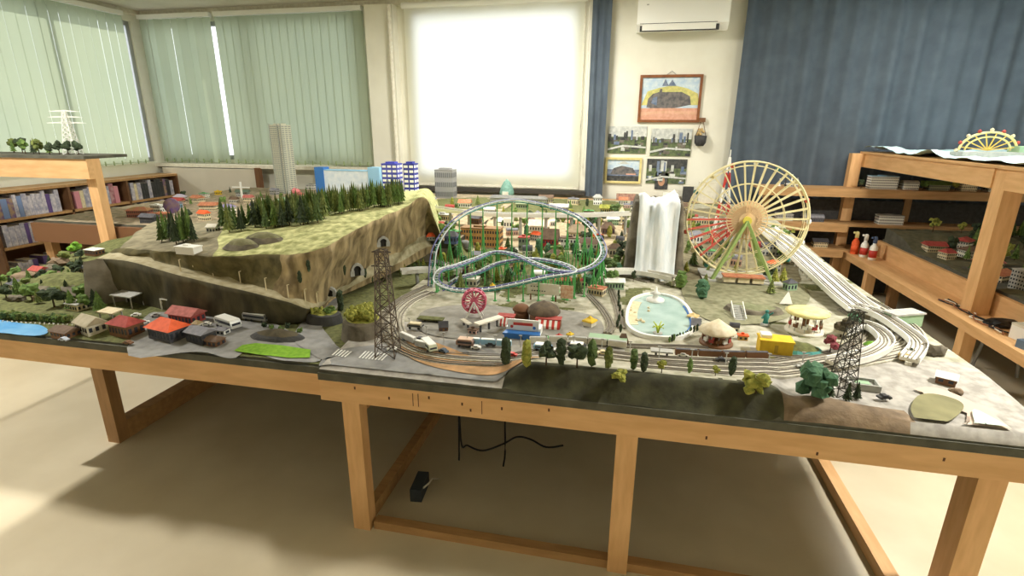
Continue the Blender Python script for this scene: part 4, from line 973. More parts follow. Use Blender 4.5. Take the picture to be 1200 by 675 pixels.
# front row of the park
p = P(613,392,.765); r = empty('fairground_shop', (p.x, p.y, hz(p.x, p.y)), 0, 'fairground shop with a white and red sign above a blue counter', 'model shop')
MB().bbox((-.055, 0, -.003), (.055, .045, .028)).build('walls', white, r)
MB().prism([(-.06, -.03), (.06, -.03), (.055, 0), (-.055, 0)], .012, .018).build('counter_roof', blue, r)
MB().bbox((-.055, -.028, -.003), (-.002, -.004, .012)).build('counter', blue, r); MB().bbox((.002, -.028, -.003), (.055, -.004, .012)).build('counter', blue, r)
sg = MB().bbox((-.05, -.003, .022), (.05, .002, .055)).build('sign_board', white, r)
MB().box((0, -.0035, .041), (.062, .001, .009)).build('sign_stripe', red, sg)
for x in (-.036, .036): MB().cyl((x, -.004, .031), (x, -.0032, .031), .005, n=12).build('sign_dot', red if x < 0 else blue, sg)
def striped(px, py, z, w, label):
    p = P(px, py, z); r = empty('striped_booth', (p.x, p.y, hz(p.x, p.y)), 0, label, 'booth'); n = 9
    MB().bbox((-w/2, 0, -.003), (w/2, .03, .025)).build('walls', brownp, r)
    a = MB()
    for i in range(n): x0_ = -w/2+w*i/n; x1_ = x0_+w/n; a.add([(x0_, -.014, .012), (x1_, -.014, .012), (x1_, .0, .028), (x0_, .0, .028)], [(0,1,2,3)], i % 2); a.add([(x0_, -.014, .012), (x1_, -.014, .012), (x1_, -.014, .004), (x0_, -.014, .004)], [(0,1,2,3)], i % 2)
    a.build('striped_awning', [red, white], r); MB().bbox((-w/2-.002, -.001, .028), (w/2+.002, .032, .031)).build('roof', redroof, r)
striped(592,380,.768,.05,'red and white striped booth left of the sign shop'); striped(642,383,.768,.075,'red and white striped booth right of the sign shop')
r = empty('domed_pavilion', P(637,374,.768), 0, 'dark rounded pavilion roof behind the striped booths', 'pavilion'); r.location.z = hz(r.location.x, r.location.y)
pv = mat('brown_grey_dome', (112,98,80), (84,74,62), 50, .9)
MB().lathe([(.052, .03), (.053, .034), (.044, .048), (.028, .058), (.010, .063), (.002, .068)], n=20).build('dome', pv, r)
MB().lathe([(.044, -.003), (.044, .03)], n=16).build('drum_wall', brownp, r); MB().lathe([(.028, .03), (.029, .034), (.018, .046), (.002, .052)], (-.072, .004, 0), 14).lathe([(.024, -.003), (.024, .03)], (-.072, .004, 0), 12).build('side_turret', brownp, r)
# white notice board
r = empty('billboard', P(640,352,.765), -.05, 'large white billboard with small writing above the domed pavilion', 'billboard'); r.location.z = hz(r.location.x, r.location.y)
MB().bbox((-.085, 0, .03), (.055, .004, .078)).build('board', offwhite, r)
for x in (-.07, .04): MB().bbox((x-.003, .004, -.003), (x+.003, .009, .06)).build('post', brownp, r)
wr = MB(); rnd = random.Random(5)
for i in range(6): wr.box((-.062+i*.011, -.0006, .045), (.006, .001, .0045))
for i in range(3): wr.box((-.066+i*.013, -.0006, .064), (.007, .001, .004))
wr.build('writing', dkgrey, r); MB().bbox((.062, 0, .02), (.115, .004, .078)).build('side_panel', mat('floral_panel', (224,200,170), (204,150,120), 90), r)
# pink wheel
p = P(556,371,.765); pw = empty('spinning_ride', (p.x, p.y, hz(p.x, p.y)), .2, 'small pink wheel ride standing near the white ramp roof', 'ride')
c = Vector((0, 0, .062)); s = MB(); 
for y in (-.012, .012): s.tube([c+Vector((.04*math.cos(a*PI/14), y, .04*math.sin(a*PI/14))) for a in range(28)], .003, 5, 0, True)
s.build('ring', pink, pw); s = MB()
for a in range(14): s.bar(c+Vector((0, -.012, 0)), c+Vector((.04*math.cos(a*PI/7), -.012, .04*math.sin(a*PI/7))), .003, .003).bar(c+Vector((0, .012, 0)), c+Vector((.04*math.cos(a*PI/7), .012, .04*math.sin(a*PI/7))), .003, .003)
s.build('spokes', pink, pw); s = MB()
for a in range(14): s.box(c+Vector((.036*math.cos(a*PI/7), 0, .036*math.sin(a*PI/7))), (.010, .022, .010))
s.build('cabins', mat('deep_pink', (176,70,100), rough=.5), pw)
for sx in (-1, 1): MB().bar((sx*.03, -.018, -.003), (0, -.018, .062), .005, .005).bar((sx*.03, .018, -.003), (0, .018, .062), .005, .005).build('leg', white, pw)
# ramp roofs
def slab_roof(px, py, z, L, w, h, rz, label, m=offwhite, name='platform_roof'):
    p = P(px, py, z); r = empty(name, (p.x, p.y, hz(p.x, p.y)), rz, label, 'platform roof')
    MB().prism([(-L/2, -w/2), (L/2, -w/2), (L/2, w/2), (-L/2, w/2)], h, h+.005).build('roof', m, r)
    for i in range(max(2, int(L/.04))): x = -L/2+L*(i+.5)/max(2, int(L/.04)); MB().bbox((x-.003, -.003, -.003), (x+.003, .003, h)).build('post', dkgrey, r)
    return r
slab_roof(573,385,.765,.12,.03,.035,.95,'long white platform roof slanting up beside the pink wheel ride')
slab_roof(546,382,.765,.06,.018,.02,-.75,'short white platform roof on the left of the pink wheel ride')
slab_roof(712,402,.768,.13,.045,.025,-.05,'pale green platform roof in front of the round lake', palegreen)
slab_roof(775,416,.768,.07,.03,.02,0,'grey platform roof below the round lake', ltgrey)
slab_roof(505,376,.765,.10,.035,.012,0,'low brown and green trimmed platform inside the left bend', turf)
def tent(px, py, z, w, h, m, label, wall=offwhite, name='tent', n=4, rh=None, wob=0):
    p = P(px, py, z); r = empty(name, (p.x, p.y, hz(p.x, p.y)), .3, label, 'tent'); rh = rh or h*.8
    MB().lathe([(w*.45, -.003), (w*.45, h)], n=max(n, 4), smooth=False).build('tent_wall', wall, r)
    MB().lathe([(w*.55, h-.002), (w*.5, h+rh*.15), (w*.22, h+rh*.5), (.002, h+rh)], n=n*2 if wob else n, wob=wob, smooth=False).build('tent_roof', m, r)
    return r
tent(691,380,.768,.045,.018,yellow,'bright yellow pointed tent right of the dark pavilion')
tent(668,392,.768,.022,.008,yellow,'tiny yellow tent in front of the striped booths')
tent(655,394,.768,.022,.008,red,'tiny red tent in front of the striped booths')
tent(641,396,.768,.022,.008,greenp,'tiny green tent in front of the sign shop')
tent(812,372,.768,.04,.012,mat('straw_top',(222,196,140),(200,170,116),60),'small straw-topped tent at the right rim of the lake')
tent(577,338,.768,.03,.015,yellow,'yellow-green little tent in the middle of the coaster',greenp)
def carousel(px, py, z, r0, h, m, label, n=12, flat=False):
    p = P(px, py, z); r = empty('carousel', (p.x, p.y, hz(p.x, p.y)), 0, label, 'carousel')
    MB().lathe([(r0*.95, -.003), (r0*.95, .006), (r0*.9, .008)], n=24).build('base', offwhite if flat else brownp, r)
    MB().lathe([(r0*.16, .006), (r0*.16, h)], n=12).build('centre_column', brownp, r)
    if flat: MB().lathe([(r0*1.0, h), (r0*1.05, h+.006), (r0*.8, h+.012), (.003, h+.018)], n=36, wob=.02).build('scalloped_roof', m, r)
    else: MB().lathe([(r0*1.02, h-.006), (r0*1.04, h), (r0*.55, h+.016), (.003, h+.034)], n=28, wob=.03).build('scalloped_roof', m, r)
    for i in range(n):
        a = 2*PI*i/n; x, y = r0*.75*math.cos(a), r0*.75*math.sin(a)
        q = MB().cyl((x, y, .006), (x, y, h), .0013, n=5).build('pole', ltgrey, r)
        MB().box((x, y, h*.42), (.014, .006, .010), a+PI/2).box((x+.006*math.cos(a+PI/2), y+.006*math.sin(a+PI/2), h*.42+.008), (.005, .004, .009), a+PI/2).build('horse', [brownp, white, redroof][i % 3], r)
    return r
carousel(839,400,.768,.052,.045,mat('cream_canopy',(234,222,196),(214,198,164),60),'small carousel with a cream scalloped cone roof in front of the ferris wheel')
carousel(943,384,.775,.062,.062,yelcream,'flat-topped pale yellow carousel on a brown column near the white viaduct', 10, True)
MBs = P(920,352,.785); r = empty('sail_tent', (MBs.x, MBs.y, hz(MBs.x, MBs.y)+.012), .2, 'white pointed sail-shaped tent left of the pale yellow carousel', 'tent')
MB().add([(-.03, -.012, 0), (.03, -.012, 0), (.015, .025, 0), (.01, 0, .06)], [(0,1,3), (1,2,3), (2,0,3), (0,2,1)]).build('sail', white, r); MB().cyl((.01, 0, -.012), (.01, 0, .066), .002, n=6).build('mast', ltgrey, r)
p = P(907,412,.768); r = empty('market_box', (p.x, p.y, hz(p.x, p.y)), -.05, 'bright yellow box building right of the small carousel', 'model building')
MB().bbox((-.055, -.02, -.003), (.055, .03, .036)).build('walls', yellow, r); MB().bbox((-.058, -.023, .036), (.058, .033, .040)).build('roof', yellow, r); MB().bbox((-.05, -.005, .04), (-.015, .025, .048)).build('roof_hatch', white, r); MB().box((0, -.0206, .018), (.012, .001, .02)).build('emblem', mat('dull_yellow', (180,150,50)), r)
pp = P(897,378,.775); r = empty('statue', (pp.x, pp.y, hz(pp.x, pp.y)), 0, 'small teal statue figure on a pedestal behind the yellow box', 'statue')
MB().lathe([(.014, -.003), (.014, .008), (.01, .01)], n=10).build('pedestal', ltgrey, r); MB().lathe([(.009, .01), (.007, .02), (.010, .032), (.005, .042), (.003, .044)], n=10).blob((0, 0, .049), .006, 0, .05, 2).bar((.006, 0, .036), (.018, -.003, .048), .004, .004).bar((-.006, 0, .036), (-.014, -.004, .026), .004, .004).build('figure', tealp, r)
pa = P(935,408,.768); mound(pa.x, pa.y, .10, .07, .035, hz(pa.x, pa.y)-.004, 'olive green lawn mound with a teal slope right of the yellow box', turf, tealp, 8, 0, 'lawn_mound')
patch([(888,416),(930,418),(955,416),(962,410),(930,404),(895,404)], .768, 'lawn', mat('olive_lawn', (160,160,80), (130,136,66), 40, .95), 'yellowish lawn edge right of the yellow box', .005)
pa = P(882,360,.78); mound(pa.x, pa.y, .13, .07, .03, hz(pa.x, pa.y)-.003, 'flat grey-green mound in front of the ferris wheel', mat('grey_green', (140,142,110), (112,116,84), 30, .95), rockg, 9, .3, 'earth_mound')
pa = P(1024,404,.77); mound(pa.x, pa.y, .045, .03, .025, hz(pa.x, pa.y)-.002, 'small bright green mound inside the right track curve', gbright, gbright, 10, 0, 'lawn_mound')
# staircase in front of the wheel
a = P(868,372,.775); st = MB()
for i in range(9): st.bbox((a.x-.022, a.y+i*.012, hz(a.x, a.y)-.003), (a.x+.022, a.y+(i+1)*.012, hz(a.x, a.y)+.004+i*.004))
s = st.build('stairway', ltgrey); tag(s, 'pale grey stairway leading up to the ferris wheel', 'stairs')
MB().bar((a.x-.024, a.y, hz(a.x, a.y)+.01), (a.x-.024, a.y+.108, hz(a.x, a.y)+.052), .003, .006).build('handrail', white, s); MB().bar((a.x+.024, a.y, hz(a.x, a.y)+.01), (a.x+.024, a.y+.108, hz(a.x, a.y)+.052), .003, .006).build('handrail', white, s)
# fountains
f = P(771,388,.778); r = empty('fountain', (f.x, f.y, lz+.003), 0, 'yellow-green fountain plant at the front of the lake', 'fountain'); lf = MB()
for i in range(12): a = i*.52; lf.tube([(0, 0, 0), (.006*math.cos(a), .006*math.sin(a), .022), (.016*math.cos(a), .016*math.sin(a), .018+.008*(i % 3))], .0016, 5)
lf.build('spray', mat('lime', (190,206,70), rough=.6), r); MB().lathe([(.012, -.002), (.014, .004), (.01, .004)], n=12).build('bowl', ltgrey, r)
f = P(768,350,.778); r = empty('fountain', (f.x, f.y, lz+.003), 0, 'white tiered fountain at the back rim of the lake', 'fountain')
MB().lathe([(.03, -.002), (.03, .008), (.012, .01), (.008, .024), (.018, .028), (.006, .034), (.003, .05), (.001, .052)], n=16).build('basin', white, r); MB().lathe([(.027, .008), (.001, .0085)], n=16).build('water', bluewater, r)
for i in range(9):
    b = P(748+random.uniform(-12,16), 366+random.uniform(-9,9), .778); bb = MB().blob((0, 0, 0), random.uniform(.006, .010), 0, .3, 1, i); o = bb.build('lake_rock', cream, None, (b.x, b.y, lz+.005)); tag(o, 'small cream rock in the shallow left side of the lake', 'rock', 'rocks in the lake')
# ================================================================== LATTICE TOWERS
def pylon(loc, h, w, m, label, arms=3, aw=.1, rz=0, nm='lattice_tower', top=.25):
    r = empty(nm, loc, rz, label, 'lattice tower'); lv = 9; t = max(.0016, w*.03)
    def hw(k): return w/2*(1-(1-top)*min(1, k*1.05))
    body = MB()
    for sx in (-1, 1):
        for sy in (-1, 1): l = MB().bar((sx*hw(0), sy*hw(0), -.003), (sx*hw(1), sy*hw(1), h), t*1.5, t*1.5); l.build('leg', m, r)
    for i in range(lv):
        k0, k1 = i/lv, (i+1)/lv; a, b = hw(k0), hw(k1); z0_, z1_ = k0*h, k1*h
        for (p, q) in (((-1,-1),(1,-1)), ((1,-1),(1,1)), ((1,1),(-1,1)), ((-1,1),(-1,-1))):
            body.bar((p[0]*a, p[1]*a, z0_), (q[0]*b, q[1]*b, z1_), t, t); body.bar((q[0]*a, q[1]*a, z0_), (p[0]*b, p[1]*b, z1_), t, t); body.bar((p[0]*b, p[1]*b, z1_), (q[0]*b, q[1]*b, z1_), t, t)
    body.build('lattice_bracing', m, r)
    for i in range(arms):
        z = h*(.98-.13*i); MB().bar((-aw/2*(1+.15*i), 0, z), (0, 0, z+h*.03), t*1.3, t*1.3).bar((aw/2*(1+.15*i), 0, z), (0, 0, z+h*.03), t*1.3, t*1.3).bar((-aw/2*(1+.15*i), 0, z), (aw/2*(1+.15*i), 0, z), t*1.3, t*1.3).build('cross_arm', m, r)
    return r
tw = mat('brown_grey_steel', (104,92,80), (78,68,60), 60, .8)
p = P(455,416,.728); pylon((p.x, p.y, hz(p.x, p.y)+.004), .40, .075, tw, 'tall dark brown lattice tower at the front left corner of the park', 2, .07, .1, top=.45)
p = P(985,462,.74); pylon((p.x, p.y, hz(p.x, p.y)), .28, .06, mat('dark_steel', (84,82,74), (66,64,58), 60, .8), 'dark lattice tower among the green trees at the right front', 2, .06, .2, top=.4)
pylon((Q(86,180,3.18).x, 3.18, 1.345), .30, .085, white, 'white lattice pylon with crossarms standing on the left pine frame', 3, .2, .3, top=.2)
pylon((-5.3, 3.75, .985), .30, .06, white, 'half-hidden white lattice pylon at the extreme left', 2, .1, .2, top=.2) if False else None
# red and white tower behind the wheel
tp = Q(846,262,3.75); g = hz(tp.x, tp.y); r = empty('broadcast_tower', (tp.x, tp.y, g), 0, 'red and white striped lattice broadcast tower behind the ferris wheel', 'tower')
hh = Q(843,184,3.75).z-g
for i in range(6):
    k0, k1 = i/6, (i+1)/6; w0 = .055*(1-k0)**1.2+.004; w1 = .055*(1-k1)**1.2+.003; s = MB()
    for sx in (-1, 1):
        for sy in (-1, 1): s.bar((sx*w0, sy*w0, hh*k0-(.003 if i == 0 else 0)), (sx*w1, sy*w1, hh*k1), .006, .006)
    for sx in (-1, 1): s.bar((sx*w0, -w0, hh*k0), (-sx*w1, -w1, hh*k1), .004, .004); s.bar((sx*w0, w0, hh*k0), (-sx*w1, w1, hh*k1), .004, .004); s.bar((-w0, sx*w0, hh*k0), (-w1, -sx*w1, hh*k1), .004, .004); s.bar((w0, sx*w0, hh*k0), (w1, -sx*w1, hh*k1), .004, .004)
    s.build('tower_section', red if i % 2 == 0 else white, r)
MB().cyl((0, 0, hh*.97), (0, 0, hh*1.08), .003, n=6).build('mast', white, r)
# ================================================================== TALL BUILDINGS AT THE BACK
def tower_block(loc, w, d, h, wall, bandm, label, rz=0, name='tower_block', floors=20, cols=6, top=None, vert=False):
    r = empty(name, loc, rz, label, 'model building'); b = MB().bbox((-w/2, -d/2, -.003), (w/2, d/2, h), 0)
    for i in range(floors):
        z = h*(i+.5)/floors
        for j in range(cols): x = -w/2+w*(j+.5)/cols; b.box((x, -d/2-.001, z), (w/cols*.7, .002, h/floors*.5), 0, 1)
        nd = max(2, cols//2)
        for j in range(nd):
            y = -d/2+d*(j+.5)/nd
            for sx in (-1, 1): b.box((sx*(w/2+.001), y, z), (.002, d/nd*.7, h/floors*.5), 0, 1)
    b.build('walls', [wall, bandm], r); MB().bbox((-w*.3, -d*.3, h), (w*.3, d*.3, h+.02)).bbox((-w/2-.003, -d/2-.003, h), (w/2+.003, d/2+.003, h+.005)).build('roof', top or wall, r); return r
tpos = P(337,226,.852); hgt = Q(318,147,tpos.y).z-.852
r = tower_block((tpos.x, tpos.y, .852), .15, .15, hgt, mat('tower_cream', (214,214,196), rough=.6), mat('tower_grey_win', (150,156,150), rough=.4), 'tall cream model skyscraper with rows of tiny windows in front of the green blinds', -.1, 'skyscraper', 34, 7)
MB().bbox((.028, -.077, 0), (.042, -.073, hgt)).build('dark_strip', slate, r)  # flat slate strip down the front face, not set back
for sx in (-.073, .073, .03): MB().bbox((sx-.006, -.079, 0), (sx+.006, -.074, hgt+.02)).build('corner_fin', mat('fin_grey', (170,176,168)), r)
bp_ = P(470,240,.852); y_ = 4.55
def at_depth(px, py, y, zb=.852): q = Q(px, py, y); return (q.x, y, zb), q.z-zb
l, hgt = at_depth(459, 192, 4.6); tower_block(l, .15, .12, hgt, mat('blue_tower', (70,76,176), rough=.5), white, 'blue and white balconied tower block at the right end of the conifer ridge, left half', 0, floors=9, cols=3)
l, hgt = at_depth(481, 192, 4.5); tower_block(l, .10, .10, hgt, blued, white, 'deep blue tower block with white balcony bands, right half next to the white blind', 0, floors=9, cols=2)
l, hgt = at_depth(522, 199, 5.2); l = (l[0], l[1], hz(l[0], l[1])); r = tower_block(l, .19, .13, Q(522, 199, 5.2).z-l[2], mat('silver_block', (150,150,150), rough=.4), mat('silver_lines', (110,112,114), rough=.4), 'grey metallic ribbed tower block in front of the white blind', 0, floors=3, cols=9)
l, hgt = at_depth(594, 212, 5.3); l = (l[0], l[1], hz(l[0], l[1])); r = empty('arched_monument', l, 0, 'small pale green pointed arch monument under the white blind', 'monument')
hgt = Q(594, 210, 5.3).z-l[2]; MB().lathe([(.075, -.003), (.075, hgt*.35), (.06, hgt*.6), (.035, hgt*.85), (.004, hgt)], n=16).build('dome', mat('verdigris', (124,164,150), (96,136,124), 40), r); MB().bbox((-.03, -.08, 0), (.03, -.06, hgt*.4)).build('archway', offwhite, r)
l, hgt = at_depth(610, 232, 5.2); l = (l[0]+.02, l[1]-.1, hz(l[0], l[1])); r = empty('station_hall', l, 0, 'long grey-roofed station hall beneath the pale green arch monument', 'model building')
MB().bbox((-.30, -.04, -.003), (.26, .04, .05)).build('walls', ltgrey, r); MB().add([(-.31, -.05, .05), (.27, -.05, .05), (.27, .05, .05), (-.31, .05, .05), (-.28, 0, .075), (.24, 0, .075)], [(0,1,5,4), (2,3,4,5), (0,4,3), (1,2,5), (0,3,2,1)]).build('roof', midgrey, r)
# white and blue long hall behind the ridge conifers
l, hgt = at_depth(410, 225, 4.9); r = empty('exhibition_hall', (l[0], l[1], .852), 0, 'long white hall with bright blue ends behind the ridge conifers', 'model building')
hh = Q(410, 200, 4.9).z-.852
MB().bbox((-.30, -.05, -.003), (.30, .05, hh)).build('walls', mat('hall_white', (226,234,240), (206,220,232), 20), r); MB().bbox((-.34, -.055, 0), (-.24, .055, hh+.03)).build('blue_end', blue, r); MB().bbox((.24, -.055, 0), (.36, .055, hh+.04)).build('blue_end', sky_b, r); MB().bbox((-.30, -.053, hh), (.30, .053, hh+.008)).build('roof', sky_b, r)
# far town of the left back table
twn = [(205,243,.14,.05,'blue-grey long roof beside the bookcase',sky_b,greyroof),(212,236,.10,.05,'pale cluster house below the violet books',offwhite,mat('lavender_roof',(176,170,186))),(186,248,.10,.06,'white house with a white roof left of the terracotta roofs',white,white),
 (232,236,.10,.08,'terracotta roofed house nearest the pale panel',cream,terracotta),(246,246,.13,.09,'wide terracotta roofed house in the middle of the town',cream,terracotta),(268,250,.10,.07,'lavender grey roofed house left of the ridge conifers',offwhite,purple),
 (256,228,.05,.05,'bright yellow flat box house in front of the pale panel',yellow,yellow),(285,230,.12,.05,'dull green long station roof by the thin white cross post',ltgrey,mat('dull_green_roof',(96,112,96))),(292,238,.08,.05,'cream house with a pinkish roof below the green station roof',cream,pinkroof),
 (312,236,.09,.05,'brown roofed house left of the skyscraper',offwhite,brownroof),(240,232,.09,.05,'small green roofed house by the end of the bookcase',offwhite,greenp),(210,242,.09,.06,'red-brown roofed house near the violet disc',mat('tan_wall',(200,170,140)),redroof),
 (300,246,.08,.05,'yellowish house with a dark roof behind the ridge conifers',mat('yellow_tan',(220,206,150)),slate),(333,240,.10,.06,'green netted low building at the skyscraper foot',greenp,palegreen),(365,222,.10,.05,'small white station right of the skyscraper',white,ltgrey),
 (275,238,.07,.05,'brown gabled house beside the yellow box house',offwhite,brownroof),(322,228,.08,.05,'grey roofed house just left of the skyscraper base',ltgrey,greyroof),(165,254,.16,.08,'reddish wide roof on the brown-edged table, seen by the pine post',mat('rust_wall',(170,110,90)),mat('rust_roof',(186,110,90),(160,140,90),40)),
 (190,255,.10,.06,'rust-coloured house at the front of the brown-edged table',brownp,terracotta),(176,261,.12,.06,'dark long house at the front edge of the brown-edged table',dkgrey,slate),(240,258,.08,.05,'pale house with orange roof between the left cluster trees',cream,orange),(352,232,.07,.05,'pale pink roofed house behind the middle of the ridge',cream,pinkroof)]
for i, (px, py, w_, d_, lb, wa, ro) in enumerate(twn): H(px, py, .853, w_, d_, .035+.01*(i % 3), (i*37 % 10)*.05-.2, wa, ro, ['gable', 'hip', 'flat', 'gable'][i % 4] if 'flat' not in lb else 'flat', lb, .025)
p = P(203,252,.853); r = empty('disc_ride', (p.x, p.y, .853), .3, 'dark violet upright disc ride in the town beside the left tree cluster', 'ride'); MB().cyl((0, -.01, .075), (0, .01, .075), .06, n=24).build('disc', mat('violet_disc', (92,70,120), (120,100,90), 30), r); MB().bar((0, .015, -.003), (0, .015, .08), .012, .012).build('post', white, r)
p = P(344,222,.86); r = tag(MB().blob((0, 0, 0), .045, 0, .15, 2, 4, (1.4, 1, .7)).build('pink_dome', mat('salmon_pink', (222,120,130), (240,150,150), 20), None, (P(345,226,.853).x, P(345,226,.853).y, .875)), 'salmon pink rounded dome at the foot of the skyscraper', 'dome')
p = P(284,232,.853); r = empty('cross_post', (p.x, p.y, .853), 0, 'thin white cross-shaped post in front of the pale panel', 'post'); MB().bbox((-.008, -.006, -.003), (.008, .006, .16)).build('upright', white, r); MB().bbox((-.10, -.004, .10), (.10, .004, .112)).build('crossbar', white, r)
# small far buildings around the back of the park, generic blocks of a town
rb = random.Random(21)
for i, (px, py, lb) in enumerate([(505,240,'leftmost pale block beside the grey metallic tower'),(640,238,'white low block to the right of the arch monument'),(672,240,'cream low block under the right end of the roller blind'),(700,240,'beige low block in front of the navy curtain strip'),(730,240,'brown low block under the gold picture frame'),(745,248,'grey low block behind the rock mountain left side'),(800,248,'white low block behind the rock mountain right side'),(822,262,'tan low block left of the ferris wheel rim'),(815,285,'dull green low block between mountain and ferris wheel'),(905,300,'white low block under the white viaduct'),(690,298,'brown low block inside the right end of the coaster'),(668,292,'ochre low block right of the bright red hall')]):
    H(px, py, .8, rb.uniform(.06, .11), .05, rb.uniform(.025, .05), rb.uniform(-.2, .2), rb.choice([offwhite, cream, ltgrey, white]), rb.choice([brownroof, greyroof, terracotta, slate, ltgrey]), rb.choice(['gable', 'hip', 'flat']), lb, .02)
# dark machine and rocks on the right front
p = P(1010,452,.75); r = empty('factory_block', (p.x, p.y, hz(p.x, p.y)), -.1, 'grey square pit building with a raised rim at the right front', 'model building')
MB().bbox((-.045, -.03, -.003), (.045, -.024, .02)).bbox((-.045, .024, -.003), (.045, .03, .02)).bbox((-.045, -.024, -.003), (-.039, .024, .02)).bbox((.039, -.024, -.003), (.045, .024, .02)).bbox((-.039, -.024, -.003), (.039, .024, .008)).build('walls', ltgrey, r); MB().bbox((-.02, -.012, .008), (.02, .012, .016)).build('inner_block', palegreen, r)
p = P(1106,455,.735); house((p.x, p.y, hz(p.x, p.y)+.003), .04, .03, .014, -.5, brownp, white, 'gable', 'tiny brown hut with a white roof beside the corner pond', .012)
for (px, py, s, lb) in ((1060,427,.022,'yellowish rock by the dark shrub at the right end'),(1092,420,.03,'grey rounded boulder at the right table edge'),(1078,416,.018,'small brown boulder beside the grey rounded one'),(1120,462,.015,'small pink stone beside the tiny brown hut')):
    p = P(px, py, .745); tag(MB().blob((0, 0, 0), s, 0, .3, 2, int(px), (1.2, 1, .8)).build('boulder', [mat('yellow_rock', (206,176,96), (180,150,80), 40), rockg, rockb, rockb][[1060,1092,1078,1120].index(px)], None, (p.x, p.y, hz(p.x, p.y)+s*.5)), lb, 'rock')
st = P(1052,372,.79); r = empty('station_block', (st.x+.03, st.y+.02, hz(st.x, st.y)), .4, 'grey blocky station building at the right end of the white viaduct', 'model building'); MB().bbox((-.07, -.03, -.01), (.07, .03, .045)).build('walls', palegreen, r); MB().bbox((-.075, -.034, .045), (.075, .034, .052)).build('roof', ltgrey, r)
# ================================================================== TREES
tre = random.Random(4)
def conifer_mesh(seed, h=.09, r=.022, fm=gconif, lean=0):
    rd = random.Random(seed); mb = MB(); L = 6
    for i in range(L):
        z0_ = h*(.14+.80*i/L); rr = r*(1-i/L*.85); n = 9; vs = [(0, 0, z0_+h*.24)]
        for j in range(n*2): a = 2*PI*j/(n*2)+rd.random()*.3; q = rr*(1 if j % 2 else .66)*rd.uniform(.85, 1.15); vs.append((q*math.cos(a), q*math.sin(a), z0_-(.003 if j % 2 else 0)))
        mb.add(vs, [(0, 1+j, 1+(j+1) % (n*2)) for j in range(n*2)]); mb.add(vs[1:], [tuple(range(n*2-1, -1, -1))])
    return mb
def tree_proto(kind, seed, h, r, m, name):
    if kind == 'conifer': fo = conifer_mesh(seed, h, r)
    elif kind == 'cypress':
        fo = MB(); 
        for i in range(7): fo.blob((0, 0, h*(.2+.115*i)), r*(.75+.35*math.sin(PI*(i+.6)/7.5)), 0, .35, 1, seed+i, (1, 1, 1.5))
    elif kind == 'bush':
        fo = MB(); rd = random.Random(seed)
        for i in range(16): a = rd.uniform(0, 6.28); q = r*.75*math.sqrt(rd.random()); fo.blob((q*math.cos(a), q*math.sin(a), h*(.12+.62*rd.random())), r*rd.uniform(.38, .55), 0, .45, 1, seed+i)
    else:
        fo = MB(); rd = random.Random(seed)
        for i in range(11): a = rd.uniform(0, 6.28); q = r*.6*math.sqrt(rd.random()); fo.blob((q*math.cos(a), q*math.sin(a), h*(.42+.42*rd.random())), r*rd.uniform(.4, .6), 0, .45, 1, seed+i)
    me = fo.build(name, m); tk = MB().cyl((0, 0, -.004), (0, 0, h*.45), r*.10, r*.06, n=6).build('trunk', trunkm, me); return me
PROT = {}
def tree(kind, pos, h, m, label, group=None, cat='model tree', wide=1.0, name=None):
    nm = name or {'conifer': 'conifer_tree', 'cypress': 'cypress_tree', 'round': 'leafy_tree', 'bush': 'bush'}[kind]
    kind = 'bush' if nm == 'bush' else kind; key = (kind, m.name, nm, tre.randrange(3))
    base_r = {'conifer': .026, 'cypress': .016, 'round': .034, 'bush': .042}[kind]
    if key not in PROT: PROT[key] = tree_proto(key[0], tre.randrange(1000), .1, base_r, m, nm); o = PROT[key]; o['category'] = cat
    else: o = copy_tree(PROT[key])
    o.location = pos; o.rotation_euler.z = tre.uniform(0, 6.28); s = h/.1; o.scale = (s*wide, s*wide, s); o['label'] = label
    if group: o['group'] = group
    elif 'group' in o: del o['group']
    return o
def T(kind, px, py, z, h, m, label, group=None, **k):
    p = P(px, py, z); p.z = hz(p.x, p.y); p = P(px, py, p.z); p.z = hz(p.x, p.y)
    if (p.y < 3.17 and (p.x < -3.33 or (p.y > 3.06 and p.x < TX0))) or (p.y >= 3.17 and p.x < -4.38) or p.y > 5.52: return None
    return tree(kind, p, h, m, label, group, **k)
def TH_(kind, px, py, h, m, label, group=None, **k):
    p = hill_top(px, py)
    return tree(kind, p-Vector((0, 0, .003)), h, m, label, group, **k) if p else None
bpy.context.view_layer.update()
n_ = 72
for i in range(n_):        # the dense conifer row on the ridge
    t = i/(n_-1); px = 302+t*170; py = 263-t*26+tre.uniform(-2, 3)
    TH_('conifer', px, py, tre.uniform(.13, .16), tre.choice([gconif2, gconif2, gleaf]), 'slender conifer in the dense row along the ridge of the grassy hill', 'conifers along the hill ridge', wide=.62)
for i in range(24):
    px = 262+i*5.2+tre.uniform(-2, 2); TH_('conifer', px, 268-i*.5+tre.uniform(-3, 5), tre.uniform(.11, .16), tre.choice([gconif, gdark, gconif2, gleaf]), 'conifer in the thick wood at the left part of the hill ridge', 'conifers in the wood left on the ridge', wide=.85)
for i in range(10):
    px = 190+i*4.2; TH_('conifer', px, 283+tre.uniform(-4, 4), tre.uniform(.12, .17), tre.choice([gconif, gdark, gleaf]), 'tall dark conifer in the cluster at the left end of the hill', 'dark conifers at the left end of the hill', wide=.7)
for px, py in ((362,318),(352,331),(402,356),(404,322),(428,325),(436,330),(419,345)):
    TH_('cypress', px, py, .05, gdark, 'small dark bush clinging to the brown cliff', 'dark bushes on the cliff')
T('cypress', 400, 366, .73, .10, gdark, 'tall dark cypress beside the tunnel mouth')
T('cypress', 413, 375, .73, .06, gdark, 'shorter dark cypress right of the tunnel mouth'); T('cypress', 424, 380, .73, .055, gdark, 'short dark cypress above the stone-walled block')
